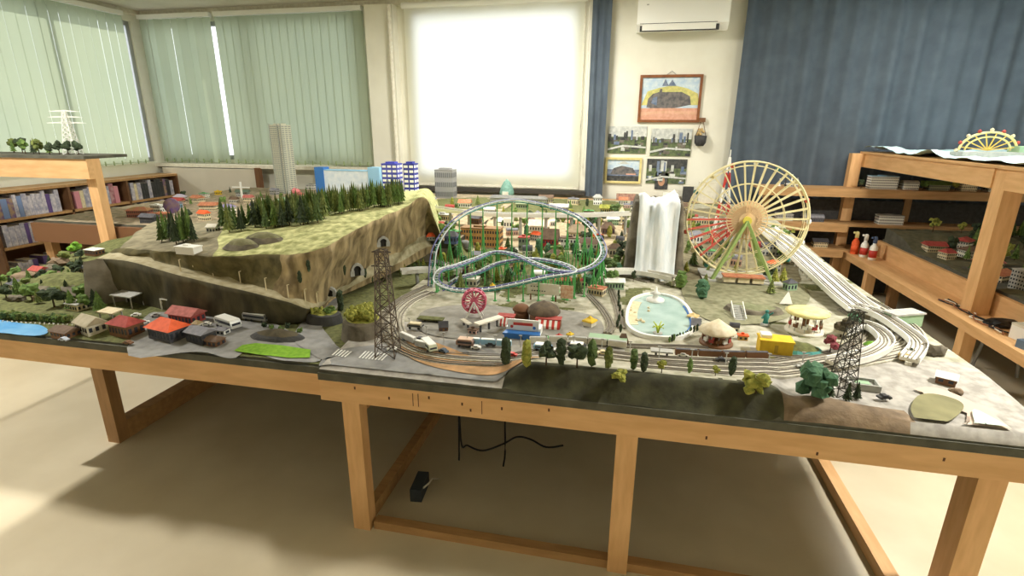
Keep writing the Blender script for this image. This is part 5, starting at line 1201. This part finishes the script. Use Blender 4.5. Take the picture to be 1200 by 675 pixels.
# cypresses in front
fc = [(593,428,.085,gdark,'first dark green cypress from the left on the bank'),(617,429,.075,gyel,'bright yellow-green cypress on the bank'),(640,428,.07,gdark,'dark rounded tree right of the yellow-green cypress'),(657,429,.075,gdark,'dark slim cypress directly below the dark pavilion'),(676,431,.075,gdark,'dark ball-crowned tree fifth along the bank'),(693,431,.075,gconif,'dark slim cypress below the yellow tent'),(713,433,.06,gconif2,'pale olive cypress below the green platform roof'),(742,434,.06,gconif,'dull cypress at the left end of the olive hedge'),(754,437,.055,gdark,'black-green small cypress below the lake'),(808,437,.04,gleaf,'little green tree near the middle of the bank top'),(857,440,.055,gdark,'dark pointed cypress in front of the small carousel'),(838,441,.03,gyel,'low yellow-green shrub left of the pointed cypress'),(775,438,.04,gyel,'yellowish low shrub on the bank below the lake')]
for px, py, h, m, lb in fc: T('cypress' if 'ball' not in lb and 'rounded' not in lb and 'shrub' not in lb else 'round', px, py, .775, h*1.2, m, lb, wide=1.15)
T('round', 886, 455, .765, .075, gyel, 'round yellow-green bush at the right end of the dark bank', wide=1.2, name='bush')
T('round', 727, 440, .77, .035, gyel, 'low olive hedge bush on the bank right of the cypress row', wide=1.8, name='bush')
T('round', 953, 468, .745, .12, gblue, 'large blue-green bushy tree beside the dark lattice tower', wide=.9, name='bush'); T('conifer', 970, 466, .745, .08, gdark, 'dark conifer left of the dark lattice tower'); T('conifer', 1003, 468, .745, .06, gdark, 'near-black conifer right of the dark lattice tower'); T('conifer', 992, 470, .745, .065, gdark, 'dark conifer directly in front of the lattice tower')
T('round', 972, 415, .77, .075, mat('crimson_foliage', (150,70,80), (110,60,60), 60, .9, .5), 'crimson leafy tree beside the bright green mound', wide=1.1); T('round', 985, 395, .77, .09, mat('grey_brown_foliage', (110,100,84), (84,80,64), 60, .9, .5), 'grey-brown leafy tree behind the crimson one', wide=1.1); T('round', 1000, 385, .78, .075, gblue, 'dull green tree right of the pale yellow carousel', wide=1.2)
T('round', 1065, 418, .76, .035, gdark, 'dark shrub above the yellowish rock', wide=1.3)
T('cypress', 797, 338, .765, .09, gleaf, 'green willow-like tree directly right of the white waterfall', wide=2.0); T('cypress', 822, 350, .765, .09, gblue, 'grey-green willow-like tree at the left leg of the ferris wheel', wide=2.0)
T('round', 742, 330, .765, .06, gdark, 'dark tree at the left foot of the white waterfall', wide=.8); T('round', 783, 326, .765, .035, gdark, 'dark low bush at the right foot of the white waterfall')
wd = [(520,300),(528,308),(515,312),(545,312),(536,322),(560,318),(572,312),(585,310),(600,306),(612,312),(628,304),(640,308),(655,302),(660,312),(676,304),(690,308),(700,300),(672,296),(655,318),(640,320),(610,322),(598,328),(582,330),(566,330),(525,330),(540,340),(700,330),(690,338),(678,330),(715,320),(722,312),(730,318),(735,300)]
for i, (px, py) in enumerate(wd): T(['round', 'conifer', 'round'][i % 3], px, py, .77, tre.uniform(.06, .10), [gleaf, gconif, gyel, gblue, gdark, gconif2][i*5 % 6], 'small green tree growing among the roller coaster supports', 'trees among the roller coaster supports', wide=1.35)
wd = [(500,252),(512,250),(535,250),(555,256),(590,256),(604,254),(622,256),(640,258),(660,262),(668,255),(684,250),(700,268),(720,252),(735,256),(742,262),(735,272),(728,284),(744,296),(808,262),(812,272),(806,296),(818,300),(812,312),(826,312),(795,252),(668,244),(688,242),(636,246),(560,240),(530,242)]
for i, (px, py) in enumerate(wd): T(['round', 'conifer', 'cypress'][i % 3], px, py, .83, tre.uniform(.06, .10), [gleaf, gconif, gyel, gdark, gconif2][i*3 % 5], 'small tree among the little houses at the back of the park', 'trees at the back of the park', wide=1.35)
for i in range(16): px = 465+i*2.4; py = 305+((i*7) % 5)*3-i*.4; T('conifer', px, py+8, .77, tre.uniform(.04, .07), [gconif, gyel, gconif2][i % 3], 'small conifer at the foot of the brown cliff near the coaster', 'conifers at the cliff foot')
for i in range(30): px = -12+i*3.2; T('round', px, 372+i*.22+tre.uniform(-2, 1), .722, tre.uniform(.035, .045), [gconif, gleaf, gconif2][i % 3], 'rounded bush in the dark green hedge row behind the blue water', 'hedge row behind the blue water', name='bush')
for i in range(16): T('round', 4+i*5.4, 379+i*.25, .722, .012, white, 'tiny white blossom tuft in the row along the hedge foot', 'white tufts along the hedge', cat='model plant', name='flower_tuft')
wd = [(2,335),(14,338),(30,342),(46,338),(62,334),(76,334),(90,326),(26,322),(10,318),(40,316),(50,306),(30,306),(14,304),(98,322),(106,352),(118,366),(76,356),(46,356),(8,350),(22,346),(38,352),(52,344),(66,350),(80,346),(95,352),(84,334),(70,326),(100,338),(52,330),(36,334),(20,330),(92,318),(78,312),(60,314),(88,300),(80,296),(96,306),(70,300),(64,360),(85,362),(100,362),(112,360)]
for i, (px, py) in enumerate(wd): T(['round', 'conifer'][i % 2], px, py, .78, tre.uniform(.06, .10), [gleaf, gdark, gconif2, gdark, gbright if px in (80, 88) else gleaf][i % 5], 'scrubby green tree on the low mound behind the hedge row', 'trees between the hedge and the stone ramp', wide=1.3)
for i in range(20):
    a = tre.uniform(0, 6.28); p = P(420,400,.725); q = Vector((p.x+.07*math.cos(a)*tre.random(), p.y+.05+.06*math.sin(a)*tre.random(), .722+.082)); tree('round', q, tre.uniform(.04, .06), gyel, 'yellow-green shrub on the stone-walled planted block', 'shrubs on the stone-walled block', name='bush')
for i in range(10):
    a = tre.uniform(0, 6.28); p = P(378,380,.725); q = Vector((p.x-.01+.06*math.cos(a)*tre.random(), p.y+.03+.04*math.sin(a)*tre.random(), .722+.045)); tree('round', q, tre.uniform(.025, .035), [gyel, gleaf][i % 2], 'low bright shrub on the grey walled mound below the tunnel', 'shrubs below the tunnel', name='bush')
wd = [(330,388),(338,384),(318,386),(345,378),(352,390),(310,384)]
for i, (px, py) in enumerate(wd): T('round', px, py, .722, .028, [gleaf, gdark][i % 2], 'small shrub on the dark brown mound behind the lawn', 'shrubs behind the bright lawn', name='bush')
tf = [(200,250,gdark),(242,220,gdark),(250,219,gdark),(258,219,gdark),(222,256,gdark),(320,248,gconif2),(340,246,gconif),(224,240,gleaf),(262,240,gleaf),(306,232,gleaf),(330,234,gleaf),(270,226,gdark),(215,232,gdark)]
for i, (px, py, m) in enumerate(tf): T('conifer' if i % 2 else 'round', px, py, .853, tre.uniform(.06, .09), m, 'dark little tree standing in the red-roofed town', 'trees in the red-roofed town')
for i in range(11): p = Vector((-4.75+.075*i+tre.uniform(-.02, .02), 3.05+tre.uniform(0, .22), 1.345)); tree(['round', 'conifer'][i % 2], p, tre.uniform(.08, .13), [gleaf, gdark, gconif2][i % 3], 'leafy model plant standing on the left pine frame left of the white pylon', 'plants on top of the left pine frame')
for x in (70, 80, 92): tree('round', Vector((Q(x,180,3.12).x, 3.12, 1.345)), .10, gdark, 'dark little tree at the foot of the white pylon', 'trees at the foot of the white pylon')
# poles along the hill road
for i, (px, py) in enumerate([(212,312),(250,318),(282,326),(312,334),(338,342),(358,347),(372,350),(226,306)]):
    q = hill_top(px, py+6)
    if q: o = MB().cyl((0, 0, -.004), (0, 0, .055), .0022, n=6).bar((0, 0, .054), (.012, -.004, .058), .003, .003).build('street_lamp', cream, None, q); tag(o, 'thin pale street lamp on the cream road cut into the hill wall', 'lamp post', 'street lamps on the hill road')
q = hill_top(222, 296)
if q: house(q, .10, .05, .028, -.05, white, white, 'flat', 'long plain white box house at the left end of the hill road', win=False)
q = hill_top(250, 270)
if q: house(q-Vector((0, 0, .01)), .05, .04, .03, .1, white, offwhite, 'gable', 'small white house under the trees of the hill', .015)
for (px, py, sx, lb) in ((285,288,.10,'left grey-green peaked mound on the hill top'),(310,280,.11,'right grey-green peaked mound on the hill top')):
    q = hill_top(px, py)
    if q: mound(q.x, q.y, sx, .06, .045, q.z-.012, lb, mat('grey_olive', (134,132,100), (110,108,78), 30, .95), rockg, int(px), 0, 'earth_mound')
# trains
def train(pixels, z, n, m, top, label, h=.02, zo=.012, hf=None):
    pts = smooth_path([P(a, b, z) for a, b in pixels], 12); L = [0]
    for a, b in zip(pts, pts[1:]): L.append(L[-1]+(b-a).length)
    def at(s):
        for i in range(len(L)-1):
            if L[i+1] >= s: return pts[i].lerp(pts[i+1], (s-L[i])/(L[i+1]-L[i]))
        return pts[-1]
    cl = L[-1]/n; root = empty('train', pts[0], 0, label, 'train')
    for i in range(n):
        a = at(i*cl+.002); b = at((i+1)*cl-.003); g = (hf(a.x, a.y) if hf else hz(a.x, a.y))+zo
        c = (a+b)/2; ang_ = math.atan2(b.y-a.y, b.x-a.x); l = (b-a).length
        cr = MB().box((c.x, c.y, g+h/2), (l, .016, h), ang_).box((c.x, c.y, g+h+.001), (l*.96, .013, .003), ang_, 1); adopt(root, cr, 'carriage', [m, top])
train([(620,402),(650,402),(690,404),(735,409)], .765, 5, offwhite, ltgrey, 'pale train on the front double track below the sign shop')
train([(790,417),(850,420),(900,421)], .765, 4, brownp, slate, 'brown train on the front double track below the small carousel')
train([(545,399),(600,403)], .765, 3, sky_b, white, 'pale blue train left on the front double track')
train([(470,392),(488,400),(510,405)], .765, 2, ltgrey, white, 'short grey train in the left bend of the double track')
# ================================================================== RIGHT SIDE THINGS
def bottle(x, y, body, cap, label):
    r = empty('spray_bottle', (x, y, .45), 0, label, 'bottle'); MB().lathe([(.026, 0), (.027, .004), (.027, .095), (.02, .11), (.012, .118), (.012, .13)], n=18).build('bottle_body', body, r); MB().lathe([(.0275, .02), (.0275, .075)], n=18).build('bottle_label', [red, orange][0] if 'red' in label else orange, r); MB().lathe([(.014, .13), (.014, .17), (.008, .18)], n=12).bar((0, 0, .17), (-.03, -.01, .172), .012, .014).build('cap', cap, r)
bottle(2.13, 5.18, white, white, 'red and white bottle with white cap, nearer one on the pine bench'); bottle(2.10, 5.30, orange, yelcream, 'orange bottle with pale cap, leftmost on the pine bench'); bottle(2.16, 5.07, white, mat('cap_blue', (90,110,150)), 'red and white bottle with bluish cap, rightmost on the pine bench')
cb = MB()
for k in range(4):
    rr = random.Random(k); pts = [(2.14+rr.uniform(-.04, .05), 3.25+i*.09+rr.uniform(-.02, .02), .456+.01*rr.random()) for i in range(8)]; o = MB().tube(smooth_path(pts, 5), .004, 6).build('loose_cable', [black, offwhite, black, mat('copper_wire', (150,100,70))][k])
    tag(o, ['black cable lying highest on the bench by the near pine post', 'off-white cable curling on the bench by the near pine post', 'second thin black cable lying along the bench', 'copper brown cable lying on the bench by the near pine post'][k], 'cable')
r = empty('power_adapter', (2.13, 3.05, .45), .3, 'blue-grey power box on the near end of the pine bench', 'power supply'); MB().bbox((-.04, -.05, 0), (.04, .05, .045)).build('case', mat('blue_grey_case', (96,116,136), rough=.5), r); MB().cyl((0, .02, .045), (0, .02, .058), .012, n=14).build('knob', black, r)
r = empty('paper_box', (2.19, 3.2, .45), .2, 'white paper box standing on the pine bench at the frame edge', 'box'); MB().bbox((-.045, -.05, 0), (.045, .05, .085)).build('carton', white, r); MB().bbox((-.046, -.051, .075), (.046, .051, .087)).build('lid', offwhite, r)
bt = MB().blob((0, 0, 0), .05, 0, .3, 2, 3, (1.8, 1, .5)).build('dark_bag', black, None, (2.2, 3.42, .47)); tag(bt, 'black rolled pouch on the pine bench beside the near post', 'pouch')
# small wheel model on the sheet
c0 = Vector((2.42, 4.35, 1.385)); r = empty('toy_ferris_wheel', c0, .15, 'small yellow and cream toy wheel lying tilted on the cyan sheet', 'model ride')
w_ = MB().tube([(.19*math.cos(a*PI/16), 0, .03+.12*math.sin(a*PI/16)) for a in range(17)], .008, 6).tube([(.15*math.cos(a*PI/16), 0, .03+.09*math.sin(a*PI/16)) for a in range(17)], .006, 6).build('rim', yelcream, r)
s = MB()
for a in range(1, 16, 2): s.bar((0, 0, .03), (.19*math.cos(a*PI/16), 0, .03+.12*math.sin(a*PI/16)), .006, .006)
s.build('spokes', mat('gold_yellow', (226,196,96)), r)
for a in range(0, 17, 2): MB().blob((.205*math.cos(a*PI/16), 0, .03+.135*math.sin(a*PI/16)), .014, 0, .1, 1).build('cabin', [cream, redroof][a//2 % 2], r)
MB().bbox((-.2, -.06, -.02), (.2, .06, .02)).build('base', ltgrey, r); MB().bbox((.17, -.05, 0), (.3, .05, .06)).build('side_house', palegreen, r)
# models on the right layout
def R4(x, y): return h4(x, y)
for i in range(46): x = 2.42+tre.uniform(0, 1.1); y = 3.9+tre.uniform(0, 1.25); tree(['round', 'conifer'][i % 2], Vector((x, y, h4(x, y))), tre.uniform(.08, .16), [gdark, gleaf, gyel, gconif][i % 4], 'tree on the dim hill of the layout behind the right bench', 'trees on the dim right layout')
for (x, y, w_, d_, h_, wa, ro, k, lb, nf) in ((2.5,3.72,.2,.12,.12,ltgrey,ltgrey,'flat','grey apartment block with balconies on the right layout',1),(2.55,4.25,.14,.1,.06,cream,pinkroof,'gable','cream station building with a pinkish roof on the right layout',0),(2.75,4.0,.22,.12,.06,brownp,brownroof,'gable','brown long roofed building on the right layout',0),(2.42,4.5,.08,.08,.05,cream,redroof,'hip','small cream house behind the red and white bottles',0),(2.42,4.1,.07,.05,.03,white,greyroof,'gable','small white house at the near edge of the right layout',0),(2.45,3.4,.14,.1,.06,ltgrey,slate,'flat','dark-topped low building on the near right layout',0),(2.8,3.4,.14,.1,.07,redroof,terracotta,'gable','terracotta house on the near right layout',0),(2.6,3.1,.16,.1,.06,offwhite,greyroof,'flat','pale flat building on the nearest part of the right layout',0)):
    house((x, y, h4(x, y)-.002), w_, d_, h_, .3, wa, ro, k, lb, .03)
# things on the tiered shelf
def on_shelf(x, z, w, h, m, m2, lb, kind='flat'): return house((x, 5.46, z+.012), w, .1, h, 0, m, m2, kind, lb, .03)
on_shelf(1.52, 1.02, .09, .02, ltgrey, white, 'thin pale platform model on the top shelf beside the ferris wheel')
on_shelf(2.28, 1.02, .22, .11, white, sky_b, 'white model building on the top shelf inside the right pine frame')
on_shelf(2.5, 1.02, .12, .05, white, ltgrey, 'low white model car shed on the top shelf', 'barrel'); on_shelf(2.72, 1.02, .16, .05, mat('olive_wall', (130,128,96)), gleaf, 'olive low model on the top shelf', 'gable'); on_shelf(2.95, 1.02, .12, .07, cream, terracotta, 'cream house with terracotta roof on the top shelf', 'gable'); on_shelf(3.2, 1.02, .2, .04, offwhite, white, 'long white low model on the top shelf'); on_shelf(3.5, 1.02, .16, .035, yelcream, yelcream, 'pale yellow low model on the top shelf')
on_shelf(1.5, .70, .14, .06, ltgrey, ltgrey, 'grey model block on the middle shelf'); on_shelf(1.75, .70, .18, .04, slate, greyroof, 'dark low model on the middle shelf', 'barrel'); on_shelf(1.55, .46, .14, .05, white, ltgrey, 'white model block on the lowest shelf'); on_shelf(1.85, .46, .12, .05, cream, slate, 'cream model block on the lowest shelf', 'gable'); on_shelf(2.4, .70, .2, .08, white, ltgrey, 'pale model on the middle shelf behind the bottles')
for i in range(4): o = MB().cyl((0, 0, 0), (0, 0, .07+.02*i % .05), .006, n=6).lathe([(.014, 0), (.014, .006)], n=8).build('figurine', [white, dkgrey, white, ltgrey][i], None, (1.42+i*.05, 5.46, 1.032)); tag(o, 'thin pale upright figurine on the top shelf by the ferris wheel', 'figurine', 'figurines on the top shelf')
# small things on the ledge under the photos
for (x, w, h, m, lb) in ((.05,.28,.07,mat('ledge_box',(188,150,130),(150,110,100),40),'flat reddish box row on the ledge under the gold frame'),(.45,.14,.10,white,'white small display card on the ledge under the photos'),(.62,.10,.16,dkgrey,'dark upright folder on the ledge under the photos'),(.80,.16,.2,offwhite,'tall pale carton on the ledge behind the ferris wheel')):
    r = empty('box', (x, 5.64, .83), 0, lb, 'box'); MB().bbox((-w/2, -.03, 0), (w/2, .03, h)).build('carton', m, r); MB().bbox((-w/2-.002, -.032, h), (w/2+.002, .032, h+.006)).build('lid', offwhite, r)
# cables and box below the table
for k, pts in enumerate([[(540,515),(548,522),(566,528),(590,520),(606,512),(622,515),(640,524),(660,522)],[(590,505),(592,520),(590,545),(588,565)],[(540,520),(538,532),(536,545)]]):
    q = [Q(a, b, 2.1) for a, b in pts]; q = [q[0]+Vector((0, 0, max(0, .58-q[0].z)))]+q if k == 0 else q
    if k == 1: q[0].z = .6
    if k == 2: q[0].z = .6
    o = MB().tube(smooth_path(q, 6), .0045, 6).build('hanging_wire', black); tag(o, ['thin black wire sagging in loops beneath the park table', 'thin black wire hanging straight down beneath the park table', 'short black wire stub hanging beneath the park table'][k], 'wire')
p = P(478, 585, 0); r = empty('equipment_box', (p.x+.03, p.y+.05, 0), .1, 'dark blue-grey equipment box on the floor by the front table leg', 'box'); MB().bbox((-.02, -.06, .0), (.03, .07, .06)).build('case', mat('dark_blue_case', (58,66,72), rough=.6), r); MB().tube([(.03, -.03, .05), (.05, -.01, .06), (.05, .05, .04), (.07, .1, .005)], .004, 6).build('lead', offwhite, r)
# stool behind the bench
sr = empty('stool', (2.55, 3.9, 0), .2, 'grey metal-legged stool pushed under the right layout table', 'stool')
MB().lathe([(.15, .38), (.16, .39), (.16, .42), (.14, .43)], n=24).build('seat', dkgrey, sr)
for a in range(4): MB().cyl((.16*math.cos(a*PI/2), .16*math.sin(a*PI/2), 0), (.1*math.cos(a*PI/2), .1*math.sin(a*PI/2), .39), .01, n=8).build('leg', metal, sr)
# sunlight reaches the floor through the added, unseen high window

# sizes of the little fairground pieces, as they stand on the ground
SC = {'fairground_shop': 1.25, 'striped_booth': 1.35, 'domed_pavilion': 1.35, 'market_box': (1.0, 1.3, 1.5), 'spinning_ride': 1.25, 'tent': 1.4, 'carousel': 1.25, 'fountain': 1.4, 'statue': 1.3, 'bus': 1.15, 'car': 1.15, 'carport': 1.1, 'platform_roof': 1.1, 'spray_bottle': 1.15, 'billboard': 1.1, 'toy_ferris_wheel': 1, 'goal_frame': 1.2}
for o in list(C.objects):
    if o.parent is None and 'category' in o:
        k = o.name.split('.')[0]
        if k in SC: s = SC[k]; o.scale = s if isinstance(s, tuple) else (s, s, s)
        elif k == 'house' and o.location.x < 1.3 and o.location.z < .9 and o.location.x > -2.6: o.scale = (1.3, 1.2, 1.45)
# more of the crowded park: kiosks, stalls and paths
def path_patch(px_, w, label): band(px_, .775, w, 'footpath', paving2, label, .003, .003, 6)
paving2 = mat('beige_path', (214,204,178), (194,182,152), 40, .9); greypath = mat('grey_path', (150,148,140), (132,130,122), 30, .9)
patch([(500,362),(560,356),(600,360),(655,362),(700,372),(700,394),(620,396),(540,394),(490,384)], .765, 'plaza', greypath, 'grey fairground plaza around the booths and platform roofs', .0035)
patch([(520,300),(560,292),(620,296),(690,300),(700,325),(640,335),(560,335),(520,325)], .77, 'lawn', turf, 'olive planted ground inside the roller coaster', .003)
patch([(500,262),(600,258),(720,262),(738,300),(700,296),(600,286),(510,292)], .79, 'plaza', mat('town_beige', (186,170,140), (150,136,108), 30, .9), 'beige village ground behind the roller coaster', .003)
patch([(505,236),(620,232),(740,238),(742,252),(620,250),(500,254)], .84, 'lawn', turf, 'olive strip of ground at the back edge of the park', .003)
patch([(800,330),(840,325),(920,325),(950,345),(920,372),(850,378),(810,360)], .77, 'lawn', mat('grey_olive_ground', (146,144,116), (116,116,88), 30, .95), 'grey-olive ground around the ferris wheel legs', .0035)
patch([(790,255),(850,250),(900,268),(940,320),(880,322),(800,318)], .8, 'lawn', mat('brown_olive_ground', (134,126,100), (104,98,74), 30, .95), 'brown-olive ground behind the ferris wheel', .003)
ex = random.Random(77)
cols2 = [('white', offwhite), ('cream', cream), ('grey', ltgrey), ('brown', brownp), ('ochre', mat('ochre_wall', (204,170,104))), ('pale green', palegreen), ('pinkish', mat('pinkish_wall', (214,176,160)))]
rfs = [('red', redroof), ('brown', brownroof), ('grey', greyroof), ('terracotta', terracotta), ('slate', slate), ('green', greenp), ('white', white), ('orange', orange)]
spots = [(515,270,'left of the orange-brown hall'),(533,276,'in front of the orange-brown hall, left'),(600,276,'between the orange-brown hall and the red-topped block'),(628,282,'left of the bright red hall'),(660,284,'just right of the bright red hall'),(688,288,'behind the right coaster bend'),(700,280,'by the dark hipped building'),(726,290,'left foot of the rock mountain'),(733,268,'upper left of the rock mountain'),(586,262,'behind the orange-brown hall, right'),(557,262,'behind the orange-brown hall, left'),(620,262,'behind the red-topped block'),(648,264,'behind the pale pink roof'),(672,268,'behind the wide beige roof'),(700,258,'beside the green barrel-roofed hall'),(718,262,'right of the green barrel-roofed hall'),(545,252,'below the arched monument, left'),(528,246,'right of the grey metallic tower'),(590,252,'below the arched monument'),(630,252,'below the long station hall'),(662,256,'below the pale long station'),(690,250,'left of the straw-coloured building'),(735,244,'at the back right corner left of the mountain'),(505,282,'at the cliff end'),(512,292,'at the cliff foot'),(560,304,'deep inside the coaster, left'),(588,300,'deep inside the coaster, middle'),(618,302,'inside the coaster below the red-topped block'),(650,306,'inside the coaster below the bright red hall'),(680,304,'inside the right coaster bend'),(540,322,'inside the left coaster bend'),(600,318,'in the middle of the coaster supports'),(632,330,'above the billboard'),(660,332,'right above the billboard'),(685,335,'at the right coaster supports'),(720,338,'above the curved sidings'),(700,345,'left of the curved sidings'),(812,256,'behind the wheel rim, far left'),(830,275,'behind the wheel, lower left'),(856,290,'behind the wheel, below the hub'),(885,296,'behind the wheel, right of the hub'),(830,300,'behind the wheel near the mountain'),(862,312,'right behind the boarding booths'),(906,318,'between the wheel and the white viaduct'),(925,340,'under the white viaduct, lower end'),(815,385,'between the lake and the small carousel'),(870,398,'left of the yellow box'),(860,388,'behind the small carousel'),(730,405,'right end of the green platform'),(670,404,'left of the green platform'),(520,392,'by the front double track, left'),(555,395,'under the white platform roofs')]
for i, (px, py, where) in enumerate(spots):
    wn_, wm_ = cols2[(i*3+i//7) % 7]; rn_, rm_ = rfs[(i*5+i//5) % 8]; h = ex.uniform(.022, .05) if py < 370 else .018; w_ = ex.uniform(.045, .09) if py < 370 else .035
    kd = ['gable', 'hip', 'flat', 'pyramid', 'barrel'][i*2 % 5]
    q = H(px, py, .79, w_, w_*ex.uniform(.5, .8), h, ex.uniform(-.4, .4), wm_, rm_, kd, '%s model house with %s %s roof %s' % (wn_, rn_, {'gable': 'gabled', 'hip': 'hipped', 'flat': 'flat', 'pyramid': 'pointed', 'barrel': 'rounded'}[kd], where), ex.uniform(.015, .035))
more = [(ex.uniform(508, 735), ex.uniform(256, 345)) for _ in range(70)]
for i, (px, py) in enumerate(more): T(['round', 'conifer', 'cypress'][i % 3], px, py, .79, ex.uniform(.055, .095), [gleaf, gconif, gyel, gdark, gconif2, gblue][i % 6], 'small green tree growing among the roller coaster supports', 'trees among the roller coaster supports', wide=1.4)
more = [(ex.uniform(800, 930), ex.uniform(262, 345)) for _ in range(30)]
for i, (px, py) in enumerate(more): T(['round', 'conifer'][i % 2], px, py, .79, ex.uniform(.05, .085), [gleaf, gyel, gdark, gconif2][i % 4], 'little green tree around the foot of the ferris wheel', 'trees around the ferris wheel', wide=1.4)
more = [(ex.uniform(690, 720)+i*0, 350+i*4) for i in range(8)]
for i, (px, py) in enumerate(more): T('cypress', 728+ex.uniform(-6, 3), 348+i*6, .768, .035, gdark, 'dark shrub on the left shore of the round lake', 'shrubs on the left lake shore')
for i in range(16): T('cypress', 815+ex.uniform(0, 5)-i*2.2, 388+i*.9, .768, ex.uniform(.02, .03), [gdark, gleaf][i % 2], 'tiny shrub along the front rim of the round lake', 'shrubs along the front lake rim')
# people-sized flags and lamp posts around the plaza
for i, (px, py) in enumerate([(520,398),(548,400),(580,402),(610,404),(640,406),(672,408),(705,411),(738,414),(772,420),(810,424),(850,428),(900,428),(940,426),(500,392),(480,384)]):
    p = P(px, py, .765); o = MB().cyl((0, 0, -.004), (0, 0, .05), .0018, n=6).bar((-.006, 0, .05), (.006, 0, .05), .004, .003).build('street_lamp', ltgrey, None, (p.x, p.y, hz(p.x, p.y)+.001)); tag(o, 'thin grey model street lamp along the front double track', 'lamp post', 'street lamps along the front double track')

for i, (x, y, lb) in enumerate([(2.45,4.75,'behind the two spray bottles'),(2.6,4.55,'in the middle of the dim layout'),(2.9,4.3,'under the far dim trees'),(2.45,3.95,'by the bench backboard, middle'),(2.7,4.85,'near the top of the dim hill'),(2.95,3.75,'beyond the grey apartment block'),(2.42,3.2,'at the nearest bench end'),(3.2,4.0,'farthest right on the dim layout')]):
    house((x, y, h4(x, y)-.002), .13, .10, .05+.01*(i % 3), .2*i, [cream, offwhite, ltgrey][i % 3], [redroof, brownroof, greyroof, terracotta][i % 4], ['gable', 'hip', 'flat'][i % 3], 'small %s house of the right layout %s' % (['cream', 'off-white', 'grey'][i % 3], lb), .03)
for i, (x, m, lb) in enumerate([(2.1,gdark,'dark'),(2.6,gleaf,'green'),(2.85,gyel,'yellowish'),(3.05,gdark,'second dark'),(3.35,gleaf,'second green')]): tree('round', Vector((x, 5.42, 1.032)), .09, m, '%s small tree standing on the top shelf by the navy curtain' % lb)

for i, (px, py, s) in enumerate([(30,330,.05),(60,322,.04),(50,352,.03),(90,344,.05),(110,334,.04),(118,350,.03),(72,312,.04),(20,352,.03)]):
    p = P(px, py, .78); p = P(px, py, hz(p.x, p.y))
    if p.x > -3.3: tag(MB().blob((0, 0, 0), s, 0, .35, 2, i+40, (1.4, 1, .7)).build('boulder', [rockb, rockg][i % 2], None, (p.x, p.y, hz(p.x, p.y)+s*.35)), 'rough grey-brown rock among the trees left of the stone ramp', 'rock', 'rocks left of the stone ramp')
for i, (px, py, w_, ro, lb) in enumerate([(25,338,.10,slate,'slate roofed low shed at the far left among trees'),(70,330,.12,brownroof,'brown roofed low shed left of the stone ramp'),(100,322,.08,greyroof,'grey roofed shed at the top of the stone ramp'),(48,324,.08,redroof,'small red roofed hut among the far left trees'),(112,300,.09,white,'white flat roofed hut at the foot of the pine post'),(92,362,.08,ltgrey,'light grey flat shed below the stone ramp')]):
    p = P(px, py, .79); p = P(px, py, hz(p.x, p.y))
    if p.x > -3.25 and p.y < 3.0: house((p.x, p.y, hz(p.x, p.y)), w_, .06, .03, -.1, [offwhite, brownp, cream][i % 3], ro, 'flat' if 'flat' in lb else 'gable', lb, .02)
